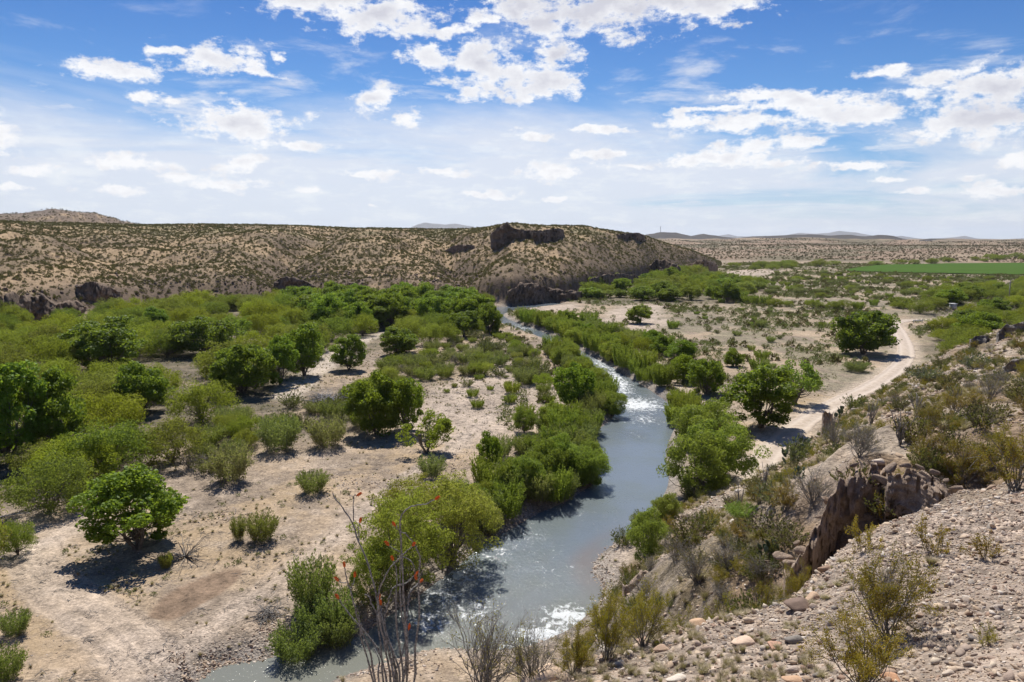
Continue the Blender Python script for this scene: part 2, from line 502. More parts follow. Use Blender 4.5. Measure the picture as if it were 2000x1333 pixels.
# ------------------------------------------------------------------ mesh and object helpers
def make_mesh(name, V, F, smooth=False, attrs=None, mat=None):
    """V (n,3); F (m,3) or (m,4) array, or list of ragged faces"""
    me = bpy.data.meshes.new(name)
    V = np.asarray(V, np.float32)
    if isinstance(F, np.ndarray):
        m, k = F.shape
        me.vertices.add(len(V))
        me.vertices.foreach_set('co', V.ravel())
        me.loops.add(m * k)
        me.loops.foreach_set('vertex_index', F.astype(np.int32).ravel())
        me.polygons.add(m)
        me.polygons.foreach_set('loop_start', np.arange(0, m * k, k, dtype=np.int32))
        me.polygons.foreach_set('loop_total', np.full(m, k, dtype=np.int32))
        me.update(calc_edges=True)
    else:
        me.from_pydata([tuple(map(float, q)) for q in V], [], F)
    if smooth:
        me.polygons.foreach_set('use_smooth', np.ones(len(me.polygons), bool))
    for k, (typ, data) in (attrs or {}).items():
        at = me.attributes.new(k, typ, 'POINT')
        if typ == 'FLOAT':
            at.data.foreach_set('value', np.asarray(data, np.float32))
        elif typ == 'FLOAT_COLOR':
            at.data.foreach_set('color', np.asarray(data, np.float32).ravel())
        elif typ == 'FLOAT_VECTOR':
            at.data.foreach_set('vector', np.asarray(data, np.float32).ravel())
        elif typ == 'INT':
            at.data.foreach_set('value', np.asarray(data, np.int32))
    if mat:
        me.materials.append(mat)
    me.update()
    return me


def link(name, me, parent=None, loc=None, rz=None, scale=None, **props):
    o = bpy.data.objects.new(name, me)
    COL.objects.link(o)
    if parent:
        o.parent = parent
    if loc is not None:
        o.location = loc
    if rz is not None:
        o.rotation_euler = (0, 0, rz)
    if scale is not None:
        o.scale = scale if hasattr(scale, '__len__') else (scale,) * 3
    for k, v in props.items():
        if v is not None:
            o[k] = v
    return o


def merge(parts):
    """join list of (V,F) with equal face size"""
    Vs, Fs, n = [], [], 0
    for V, F in parts:
        Vs.append(V)
        Fs.append(F + n)
        n += len(V)
    return np.concatenate(Vs), np.concatenate(Fs)


def tube(path, radii, sides=5):
    """quads along a path"""
    P = np.asarray(path, float)
    n = len(P)
    T = np.gradient(P, axis=0)
    T /= np.linalg.norm(T, axis=1, keepdims=True) + 1e-9
    ref = np.array([0.31, 0.17, 0.93])
    A = np.cross(T, ref)
    bad = np.linalg.norm(A, axis=1) < 0.2
    A[bad] = np.cross(T[bad], [1, 0, 0])
    A /= np.linalg.norm(A, axis=1, keepdims=True)
    Bv = np.cross(T, A)
    an = np.arange(sides) * 2 * PI / sides
    R = np.broadcast_to(np.asarray(radii, float), (n,))
    V = P[:, None, :] + R[:, None, None] * (np.cos(an)[None, :, None] * A[:, None, :] + np.sin(an)[None, :, None] * Bv[:, None, :])
    V = V.reshape(-1, 3)
    i = np.arange(n - 1)[:, None] * sides
    j = np.arange(sides)[None, :]
    F = np.stack([i + j, i + (j + 1) % sides, i + sides + (j + 1) % sides, i + sides + j], -1).reshape(-1, 4)
    cap = np.array([[(n - 1) * sides, (n - 1) * sides + 1, (n - 1) * sides + 2, (n - 1) * sides + sides - 1]])
    return V, np.concatenate([F, cap])
# ------------------------------------------------------------------ materials of the ground
def mat_new(name):
    m = bpy.data.materials.new(name)
    m.use_nodes = True
    m.node_tree.nodes.clear()
    return m, NT(m.node_tree)


def mat_ground(name='earth_and_gravel'):
    m, N = mat_new(name)
    pos = N.n('ShaderNodeNewGeometry').outputs['Position']
    col = N.n('ShaderNodeAttribute', attribute_name='albedo').outputs['Color']
    speck = N.n('ShaderNodeAttribute', attribute_name='speck').outputs['Fac']      # size class of the grain
    n1 = N.noise(pos, 0.9, 8, 0.68)
    n2 = N.noise(pos, 4.0, 6, 0.75)
    n3 = N.noise(pos, 28.0, 3, 0.7)
    n4 = N.noise(pos, 0.16, 6, 0.65)
    var = N.m('ADD', N.m('MULTIPLY', n1, 0.8), N.m('ADD', N.m('MULTIPLY', n2, 0.95), N.m('ADD', N.m('MULTIPLY', n3, 0.35), N.m('MULTIPLY', n4, 0.5))))
    k = N.n('ShaderNodeMapRange', {0: var, 1: 1.02, 2: 1.58, 3: 0.34, 4: 1.55}).outputs[0]
    c = N.vm('SCALE', col, None)
    nd = c.node
    N.t.links.new(k, nd.inputs['Scale'])
    # straw coloured dead grass in patches
    straw = N.n('ShaderNodeAttribute', attribute_name='straw').outputs['Fac']
    sn = N.ss(N.m('ADD', N.m('MULTIPLY', N.noise(pos, 0.45, 7, 0.7), 1.0), N.m('MULTIPLY', N.m('SUBTRACT', straw, 0.5), 0.5)), 0.50, 0.66)
    c2 = N.mix(N.m('MULTIPLY', sn, N.m('MULTIPLY', straw, 0.7, clamp=True)), c, N.mix(n2, (0.29, 0.205, 0.115), (0.47, 0.345, 0.205)))
    # pebbles: coloured cells
    vor = N.n('ShaderNodeTexVoronoi', {'Vector': pos, 'Scale': 6.5}, feature='F1')
    pc = N.n('ShaderNodeSeparateColor', {0: vor.outputs['Color']}).outputs[0]
    pk = N.n('ShaderNodeMapRange', {0: pc, 1: 0.0, 2: 1.0, 3: 0.45, 4: 1.45}).outputs[0]
    c3 = N.vm('SCALE', c2, None)
    N.t.links.new(pk, c3.node.inputs['Scale'])
    c4 = N.mix(N.m('MULTIPLY', speck, N.ss(N.noise(pos, 0.5, 4, 0.6), 0.35, 0.6)), c2, c3)
    hgt = N.m('ADD', N.m('MULTIPLY', n1, 0.55), N.m('ADD', N.m('MULTIPLY', n2, 0.22), N.m('MULTIPLY', n3, 0.05)))
    hgt = N.m('SUBTRACT', hgt, N.m('MULTIPLY', N.m('MULTIPLY', vor.outputs['Distance'], 0.35), speck))
    b = N.n('ShaderNodeBump', {'Strength': 0.75, 'Distance': 0.42, 'Height': hgt})
    bs = N.n('ShaderNodeBsdfPrincipled', {'Base Color': c4, 'Roughness': 0.95, 'Normal': b.outputs[0]})
    bs.inputs['Specular IOR Level'].default_value = 0.15
    N.n('ShaderNodeOutputMaterial', {'Surface': bs.outputs[0]})
    return m


def mat_rock(name, c1, c2, scale=1.0, bump=0.4, spec=0.2, vor=True):
    m, N = mat_new(name)
    tc = N.n('ShaderNodeTexCoord').outputs['Object']
    oi = N.n('ShaderNodeObjectInfo')
    n1 = N.noise(tc, 1.3 * scale, 8, 0.68)
    n2 = N.noise(tc, 9.0 * scale, 5, 0.7)
    k = N.m('ADD', N.m('MULTIPLY', n1, 0.65), N.m('MULTIPLY', n2, 0.45))
    c = N.mix(N.ss(k, 0.35, 0.75), c1, c2)
    c = N.mix(1.0, c, oi.outputs['Color'], 'MULTIPLY')
    b = N.n('ShaderNodeBump', {'Strength': bump, 'Distance': 0.5 / scale, 'Height': k})
    bs = N.n('ShaderNodeBsdfPrincipled', {'Base Color': c, 'Roughness': 0.9, 'Normal': b.outputs[0]})
    bs.inputs['Specular IOR Level'].default_value = spec
    N.n('ShaderNodeOutputMaterial', {'Surface': bs.outputs[0]})
    return m


M_GROUND = mat_ground()

# ------------------------------------------------------------------ the land as one surveyed sheet, cut into named pieces
def lerpc(c, d, t):
    t = np.asarray(t)[..., None]
    return c * (1 - t) + np.asarray(d, float) * t


def world_poly(px, z=0.0, closed=True, n=4):
    return smooth_line([on_plane(u, v, z) for u, v in px], n, closed)


THICKET = world_poly([(-300, 1100), (-300, 640), (60, 645), (200, 622), (400, 600), (560, 600), (900, 600), (960, 625), (930, 650), (860, 660), (760, 665), (660, 720), (560, 780), (420, 810),
                      (440, 850), (300, 930), (190, 960), (60, 1010), (-60, 1080)])
MIDWOOD = world_poly([(330, 900), (420, 830), (560, 790), (700, 760), (800, 700), (940, 660), (1010, 660), (1060, 720), (1090, 790), (990, 740), (860, 745), (700, 850), (560, 880), (420, 950)])
BELT = world_poly([(1180, 560), (1330, 540), (1430, 545), (1480, 562), (1460, 580), (1380, 592), (1230, 592), (1150, 590)])
RTHICK = world_poly([(1780, 604), (1830, 590), (1900, 572), (2080, 552), (2080, 580), (1900, 606), (1880, 612), (2080, 600), (2080, 700), (1820, 700), (1838, 660), (1800, 638), (1780, 622)])
SANDS = [world_poly(p) for p in (
    [(985, 603), (1040, 600), (1120, 592), (1150, 600), (1060, 612), (1000, 610)],
    [(1230, 700), (1262, 690), (1300, 720), (1340, 760), (1420, 800), (1400, 820), (1330, 770), (1260, 740)],
    [(1380, 540), (1450, 528), (1520, 530), (1470, 545)],
    [(1150, 640), (1210, 600), (1290, 600), (1300, 640), (1260, 670), (1190, 660)],
    [(880, 760), (1000, 700), (1060, 730), (1090, 790), (1060, 830), (940, 850), (860, 880), (820, 820)],
    [(1280, 905), (1240, 1040), (1160, 1100), (1170, 1150), (1240, 1130), (1250, 1050)])]
STRAWS = [world_poly(p) for p in (
    [(-200, 1100), (150, 1030), (420, 960), (640, 900), (820, 860), (900, 900), (760, 960), (640, 1060), (520, 1180), (300, 1290), (100, 1400), (-300, 1400)],
    [(1540, 780), (1600, 745), (1650, 735), (1720, 740), (1640, 790), (1560, 800)],
    [(1760, 640), (1830, 650), (1810, 700), (1780, 740), (1775, 690)])]
DIRTPATCH = world_poly([(290, 1200), (340, 1150), (440, 1112), (475, 1118), (430, 1160), (350, 1205), (310, 1212)], n=3)
TRACKS = [world_poly([(-60, 1120), (60, 1070), (130, 1040), (180, 1005), (260, 960)], closed=False),
          world_poly([(90, 1060), (110, 1120), (180, 1170), (270, 1230), (330, 1300), (360, 1380)], closed=False),
          world_poly([(40, 1080), (60, 1140), (130, 1200), (210, 1260), (260, 1330)], closed=False),
          world_poly([(330, 1280), (480, 1180), (640, 1060), (760, 960), (880, 880), (960, 810), (1060, 750)], closed=False)]
PATH2 = world_poly([(560, 775), (620, 725), (660, 690), (700, 668), (760, 650), (850, 640)], closed=False)


def terrain():
    ring = np.concatenate([np.geomspace(1.2, 8, 80, endpoint=False), np.geomspace(8, 130, 350, endpoint=False), np.geomspace(130, 250, 66, endpoint=False),
                           np.geomspace(250, 800, 170, endpoint=False), np.geomspace(800, 19000, 130)])
    ang = np.concatenate([np.linspace(-math.radians(37.5), math.radians(37.5), 580), np.radians(np.linspace(38.5, 80, 45)), np.radians(np.linspace(84, 276, 33)), np.radians(np.linspace(280, 321.5, 45))])
    na, nr = len(ang), len(ring)
    A, R = np.meshgrid(ang, ring)
    X, Y = (R * np.sin(A)), (R * np.cos(A))
    x, y = X.ravel(), Y.ravel()
    z, p = ground_h(x, y, True)
    sd, rd, hh, ms = p['sd'], p['rd'], p['hill'], p['mesa']
    r = np.hypot(x, y)
    az = np.arctan2(x, y)
    hill_m = hh > 0.5
    mesa_m = (ms > p['valley']) & ~hill_m & (r < 2300) & (ms > 0.3)
    # slopes
    Z = z.reshape(nr, na)
    gz = np.gradient(Z, axis=0) / np.gradient(ring)[:, None]
    ga = np.gradient(Z, axis=1) / (np.gradient(ang)[None, :] * ring[:, None] + 1e-9)
    slope = np.hypot(gz, ga).ravel()
    nA = fbm(x / 9, y / 9, 5, 201)
    nB = fbm(x / 2.2, y / 2.2, 4, 202)
    nC = fbm(x / 60, y / 60, 4, 203)
    sand = np.array([0.385, 0.292, 0.20])
    col = np.repeat(sand[None], len(x), 0)
    col = lerpc(col, (0.245, 0.195, 0.15), sst(nA, 0.42, 0.60) * 0.75)
    col = lerpc(col, (0.43, 0.345, 0.265), sst(nB, 0.5, 0.75) * 0.6)
    straw = 0.30 + 0.0 * x
    speck = 0.35 + 0.4 * sst(nA, 0.4, 0.6)
    wob = 7 * (nA - 0.5) + 4 * (nB - 0.5) + 16 * (fbm(x / 20, y / 20, 3, 208) - 0.5)

    def inside(poly, soft, w=1.0):
        bb = (poly[:, 0].min() - 30, poly[:, 0].max() + 30, poly[:, 1].min() - 30, poly[:, 1].max() + 30)
        mm = (x > bb[0]) & (x < bb[1]) & (y > bb[2]) & (y < bb[3])
        o = np.zeros(len(x))
        o[mm] = 1 - sst(sd_poly(x[mm], y[mm], poly) + wob[mm] * w, -soft, soft)
        return o
    # plain to the right: sparse low green growth between the shrubs
    plain = sst(x, 10, 40) * sst(y, 95, 130) * (1 - sst(r, 700, 860))
    col = lerpc(col, (0.17, 0.175, 0.085), plain * sst(nB * 0.6 + nA * 0.5, 0.50, 0.66) * 0.42)
    col = lerpc(col, (0.235, 0.20, 0.145), plain * sst(nC, 0.40, 0.62) * 0.5)
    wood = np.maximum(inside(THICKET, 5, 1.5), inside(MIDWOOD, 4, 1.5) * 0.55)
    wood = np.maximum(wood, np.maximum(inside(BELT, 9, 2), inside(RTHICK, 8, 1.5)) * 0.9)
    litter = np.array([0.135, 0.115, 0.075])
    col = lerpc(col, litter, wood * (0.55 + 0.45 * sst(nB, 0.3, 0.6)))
    for S in SANDS:
        col = lerpc(col, (0.45, 0.365, 0.29), inside(S, 3, 0.9) * 0.75)
    for S in STRAWS:
        straw = np.maximum(straw, 0.30 + 0.55 * inside(S, 7, 1.6) * (0.5 + 0.5 * sst(nB, 0.3, 0.6)))
    straw = straw * (1 - wood)
    # wheel tracks on the flat
    for T in TRACKS:
        bb = (T[:, 0].min() - 6, T[:, 0].max() + 6, T[:, 1].min() - 6, T[:, 1].max() + 6)
        mm = (x > bb[0]) & (x < bb[1]) & (y > bb[2]) & (y < bb[3])
        d = np.full(len(x), 99.0)
        d[mm] = sd_line(x[mm], y[mm], T)
        rut = np.exp(-((d - 0.75) / 0.22) ** 2)
        z = z - 0.10 * rut + 0.07 * np.exp(-((d - 1.15) / 0.22) ** 2) + 0.05 * np.exp(-(d / 0.3) ** 2)
        col = lerpc(col, (0.50, 0.41, 0.33), np.exp(-(d / 1.3) ** 4) * 0.5)
        straw = straw * (1 - 0.6 * np.exp(-(d / 1.1) ** 4))
    d = sd_line(x, y, PATH2)
    col = lerpc(col, (0.50, 0.42, 0.34), np.exp(-((d + wob * .2) / 2.4) ** 4) * 0.9 * (r < 330))
    # the raked strip of bare brown soil
    dp = 1 - sst(sd_poly(x, y, DIRTPATCH) + 0.3 * (nB - .5), -0.25, 0.15)
    col = lerpc(col, (0.235, 0.165, 0.112), dp)
    straw = straw * (1 - dp)
    speck = speck * (1 - 0.8 * dp)
    z = z - 0.10 * dp
    # banks: grey cobbles beside the water, wet mud at the edge
    bank = (1 - sst(sd, 0.6, 3.2)) * (sd < 40)
    col = lerpc(col, (0.27, 0.245, 0.22), bank * 0.75)
    speck = np.maximum(speck, bank)
    straw = straw * (1 - bank)
    col = lerpc(col, (0.17, 0.135, 0.115), (1 - sst(sd, 0.0, 0.7)) * (sd < 40))
    col = lerpc(col, (0.16, 0.14, 0.10), (sd < 0) * 1.0)
    # shoulders of the road
    rs = 1 - sst(rd, 2.0, 4.5)
    col = lerpc(col, (0.47, 0.38, 0.29), rs * 0.8 * (1 - hh))
    # foreground hillside: grey brown rubble
    near = 1 - sst(y, 13, 24)
    hcol = lerpc(np.repeat(np.array([[0.25, 0.178, 0.115]]), len(x), 0), (0.34, 0.275, 0.21), sst(fbm(x / 3.5, y / 6, 5, 211), 0.42, 0.62))
    hcol = lerpc(hcol, (0.145, 0.115, 0.065), sst(fbm(x / 5, y / 5, 4, 212), 0.52, 0.68) * 0.7)
    hcol = lerpc(hcol, (0.30, 0.255, 0.225), sst(slope, 0.7, 1.3) * 0.4)
    hcol = lerpc(hcol, (0.37, 0.295, 0.235), near * 0.85)
    col = lerpc(col, hcol, sst(hh, 0.3, 0.8))
    hs = sst(hh, 0.3, 0.8)
    straw = straw * (1 - hs) + hs * (0.35 * (1 - near) + 0.10 * near)
    speck = np.maximum(speck * (1 - hs), hs * (0.6 + 0.4 * near))
    # mesa: tan soil between shrubs, dark basalt where steep
    mm = sst(ms, 0.3, 2.0) * (1 - hs) * (r < 2300)
    nM = fbm(x / 28, y / 28, 5, 221)
    mcol = lerpc(np.repeat(np.array([[0.36, 0.255, 0.15]]), len(x), 0), (0.235, 0.172, 0.105), sst(nM, 0.40, 0.62))
    mcol = lerpc(mcol, (0.205, 0.185, 0.09), sst(ms, 20, 36) * sst(nC + 0.3 * nM, 0.50, 0.75) * 0.75)
    dark = sst(slope + 0.5 * (nM - 0.5), 0.38, 0.75)
    mcol = lerpc(mcol, (0.155, 0.11, 0.07), dark * 0.85)
    low = (1 - sst(ms, 5, 15)) * sst(fbm(x / 16, y / 16, 4, 222), 0.30, 0.48)
    mcol = lerpc(mcol, (0.14, 0.10, 0.07), low * 0.9)
    col = lerpc(col, mcol, mm)
    straw = straw * (1 - mm)
    speck = speck * (1 - mm)
    # far land
    fm = sst(r, 840, 960) * (1 - mm)
    fcol = lerpc(np.repeat(np.array([[0.26, 0.185, 0.125]]), len(x), 0), (0.17, 0.14, 0.085), sst(fbm(x / 90, y / 60, 5, 231), 0.40, 0.60))
    fcol = lerpc(fcol, (0.36, 0.275, 0.19), sst(fbm(x / 140 + 5, y / 70, 4, 232), 0.58, 0.72) * 0.7)
    fcol = lerpc(fcol, (0.125, 0.092, 0.068), (az < -0.2) * sst(r, 1080, 1250) * (0.6 + 0.4 * sst(fbm(x / 50, y / 50, 4, 233), .4, .6)))
    col = lerpc(col, fcol, fm)
    straw = straw * (1 - fm)
    V = np.stack([x, y, z], -1)
    i = np.arange(nr - 1)[:, None] * na
    j = np.arange(na)[None, :]
    F = np.stack([i + j, i + na + j, i + na + (j + 1) % na, i + (j + 1) % na], -1).reshape(-1, 4)
    F = F[:, ::-1]
    rgba = np.concatenate([np.clip(col, 0.01, 0.8), np.ones((len(x), 1))], -1)
    reg = np.where(hill_m, 1, np.where(mesa_m, 2, np.where((r > 1000), 3, 0)))
    freg = reg[F].max(1)
    for k, nm in ((0, 'valley_ground'), (1, 'hillside'), (2, 'mesa_hill'), (3, 'distant_hills')):
        f = F[freg == k]
        used = np.unique(f)
        re = np.zeros(len(x), np.int64)
        re[used] = np.arange(len(used))
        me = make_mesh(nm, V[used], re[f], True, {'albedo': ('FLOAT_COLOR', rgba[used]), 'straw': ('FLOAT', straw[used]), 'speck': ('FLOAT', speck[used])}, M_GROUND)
        link(nm, me, kind='structure')


terrain()

# ------------------------------------------------------------------ river
def river():
    m, N = mat_new('river_water')
    pos = N.n('ShaderNodeNewGeometry').outputs['Position']
    foam = N.n('ShaderNodeAttribute', attribute_name='foam').outputs['Fac']
    ed = N.n('ShaderNodeAttribute', attribute_name='edge').outputs['Fac']
    st = N.vm('MULTIPLY', pos, (1.0, 0.72, 1.0))
    w1 = N.noise(st, 0.9, 4, 0.6, 0.4)
    w2 = N.noise(st, 3.6, 5, 0.65, 0.3)
    w3 = N.noise(st, 13.0, 3, 0.6)
    rough = N.m('ADD', 0.35, N.m('MULTIPLY', foam, 1.6))
    h = N.m('MULTIPLY', N.m('ADD', N.m('MULTIPLY', w1, 0.20), N.m('ADD', N.m('MULTIPLY', w2, 0.16), N.m('MULTIPLY', w3, 0.05))), rough)
    b = N.n('ShaderNodeBump', {'Strength': 0.62, 'Distance': 1.0, 'Height': h})
    c = N.mix(N.m('MULTIPLY', ed, 1.0), (0.150, 0.178, 0.205), (0.175, 0.158, 0.150))
    c = N.mix(N.ss(N.noise(pos, 0.12, 4, 0.6), 0.4, 0.65), c, (0.145, 0.170, 0.172))
    c = N.mix(N.m('MULTIPLY', N.m('SUBTRACT', 1.0, N.ss(N.n('ShaderNodeSeparateXYZ', {0: pos}).outputs[1], 38.0, 62.0)), 0.8), c, (0.185, 0.180, 0.135))
    fn = N.m('ADD', N.m('MULTIPLY', N.noise(st, 1.9, 7, 0.72, 0.8), 1.0), N.m('MULTIPLY', foam, 0.34))
    fm = N.m('MULTIPLY', N.ss(fn, 0.68, 0.84), N.ss(foam, 0.02, 0.3))
    water = N.n('ShaderNodeBsdfPrincipled', {'Base Color': c, 'Roughness': 0.09, 'IOR': 1.33, 'Normal': b.outputs[0]})
    water.inputs['Specular IOR Level'].default_value = 0.5
    white = N.n('ShaderNodeBsdfPrincipled', {'Base Color': (0.60, 0.62, 0.62, 1), 'Roughness': 0.7, 'Normal': b.outputs[0]})
    mx = N.n('ShaderNodeMixShader', {0: fm, 1: water.outputs[0], 2: white.outputs[0]})
    N.n('ShaderNodeOutputMaterial', {'Surface': mx.outputs[0]})
    # a mesh over the river box kept where water stands
    x0, x1, y0, y1 = RIV_BB
    st = 0.55
    gx, gy = np.meshgrid(np.arange(x0, x1, st), np.arange(y0, y1, st))
    sd = sd_poly(gx.ravel(), gy.ravel(), RIVER).reshape(gx.shape)
    X, Y = gx.ravel(), gy.ravel()
    s = sd.ravel()
    F = []
    ny, nx = gx.shape
    i = np.arange(ny - 1)[:, None] * nx
    j = np.arange(nx - 1)[None, :]
    F = np.stack([i + j, i + j + 1, i + j + nx + 1, i + j + nx], -1).reshape(-1, 4)
    keep = (s[F].min(1) < 1.2)
    F = F[keep]
    foam = np.zeros(len(X))
    for u, v, ru, rv, k in ((1205, 745, 26, 34, 0.9), (1175, 712, 24, 20, .8), (1245, 790, 55, 16, 1.0), (1125, 690, 30, 20, 0.5), (1070, 664, 40, 14, 0.5), (1240, 850, 22, 10, 0.5), (1255, 820, 40, 14, .6),
                            (1110, 1205, 60, 26, 1.0), (1060, 1240, 70, 16, 1.1), (960, 1060, 60, 40, 0.55), (900, 1120, 75, 40, 0.7), (860, 1165, 60, 35, 0.8), (840, 1215, 55, 32, 0.8), (1180, 1010, 70, 50, 0.20),
                            (1060, 1110, 110, 60, 0.33), (1030, 1040, 60, 30, 0.35), (930, 1190, 50, 26, 0.8), (1020, 640, 40, 10, 0.6), (1090, 1000, 60, 14, 0.35)):
        c = on_plane(u, v, WATER_Z)
        ex = on_plane(u + ru, v, WATER_Z)[0] - c[0]
        ey = on_plane(u, v - rv, WATER_Z)[1] - on_plane(u, v + rv, WATER_Z)[1]
        foam = np.maximum(foam, k * np.exp(-(((X - c[0]) / ex) ** 2 + ((Y - c[1]) / (ey / 2)) ** 2) * 0.8))
    edge = np.zeros(len(X))
    c = on_plane(1150, 1105, WATER_Z)
    edge = sst(s, -2.4, -0.3) * np.exp(-(((X - c[0]) / 4) ** 2 + ((Y - c[1]) / 11) ** 2))
    Zw = WATER_Z + 0.05 * (fbm(X / 2.5, Y / 3.5, 3, 301) - .5) * (0.4 + 2.4 * foam)
    used = np.unique(F)
    re = np.zeros(len(X), np.int64)
    re[used] = np.arange(len(used))
    V = np.stack([X, Y, Zw], -1)[used]
    me = make_mesh('river_water', V, re[F], True, {'foam': ('FLOAT', foam[used]), 'edge': ('FLOAT', edge[used])}, m)
    link('river_water', me, kind='structure')


river()


# ------------------------------------------------------------------ dirt road, farm field, mountains
def ribbon(name, line, width, mat, lift, kind='structure', attrs=True):
    T = np.gradient(line, axis=0)
    T /= np.linalg.norm(T, axis=1, keepdims=True)
    Nn = np.stack([T[:, 1], -T[:, 0]], -1)
    cross = np.linspace(-1, 1, 17)
    P = line[:, None, :] + Nn[:, None, :] * cross[None, :, None] * width / 2
    X, Y = P[..., 0], P[..., 1]
    Wb = (fbm(X / 3, Y / 3, 3, 401) - .5) * 0.9
    P = P + Nn[:, None, :] * (Wb * np.abs(cross)[None, :] ** 3)[..., None]
    X, Y = P[..., 0], P[..., 1]
    c = np.abs(cross)
    prof = -0.06 * np.exp(-((c - 0.5) / 0.13) ** 2) + 0.05 * np.exp(-(c / 0.2) ** 2) + 0.04 * np.exp(-((c - 0.8) / 0.12) ** 2)
    prof = prof + np.where(c > 0.99, -0.35, 0)
    Z = ground_h(X, Y) + lift + prof[None, :] + 0.03 * (fbm(X / 1.2, Y / 1.2, 2, 402) - .5)
    n, k = X.shape
    i = np.arange(n - 1)[:, None] * k
    j = np.arange(k - 1)[None, :]
    F = np.stack([i + j, i + j + 1, i + j + k + 1, i + j + k], -1).reshape(-1, 4)
    me = make_mesh(name, np.stack([X, Y, Z], -1).reshape(-1, 3), F, True, {'rut': ('FLOAT', np.repeat(np.exp(-((c - 0.5) / 0.17) ** 2)[None], n, 0).ravel())}, mat)
    return link(name, me, kind=kind)


def mat_road():
    m, N = mat_new('pale_road_dust')
    pos = N.n('ShaderNodeNewGeometry').outputs['Position']
    rut = N.n('ShaderNodeAttribute', attribute_name='rut').outputs['Fac']
    n1 = N.noise(pos, 1.1, 7, 0.7)
    n2 = N.noise(pos, 9, 4, 0.7)
    c = N.mix(N.ss(n1, 0.35, 0.7), (0.38, 0.30, 0.225), (0.52, 0.43, 0.345))
    c = N.mix(N.m('MULTIPLY', rut, 0.55), c, (0.56, 0.475, 0.39))
    b = N.n('ShaderNodeBump', {'Strength': 0.5, 'Distance': 0.12, 'Height': N.m('ADD', n1, N.m('MULTIPLY', n2, 0.4))})
    bs = N.n('ShaderNodeBsdfPrincipled', {'Base Color': c, 'Roughness': 0.95, 'Normal': b.outputs[0]})
    N.n('ShaderNodeOutputMaterial', {'Surface': bs.outputs[0]})
    return m


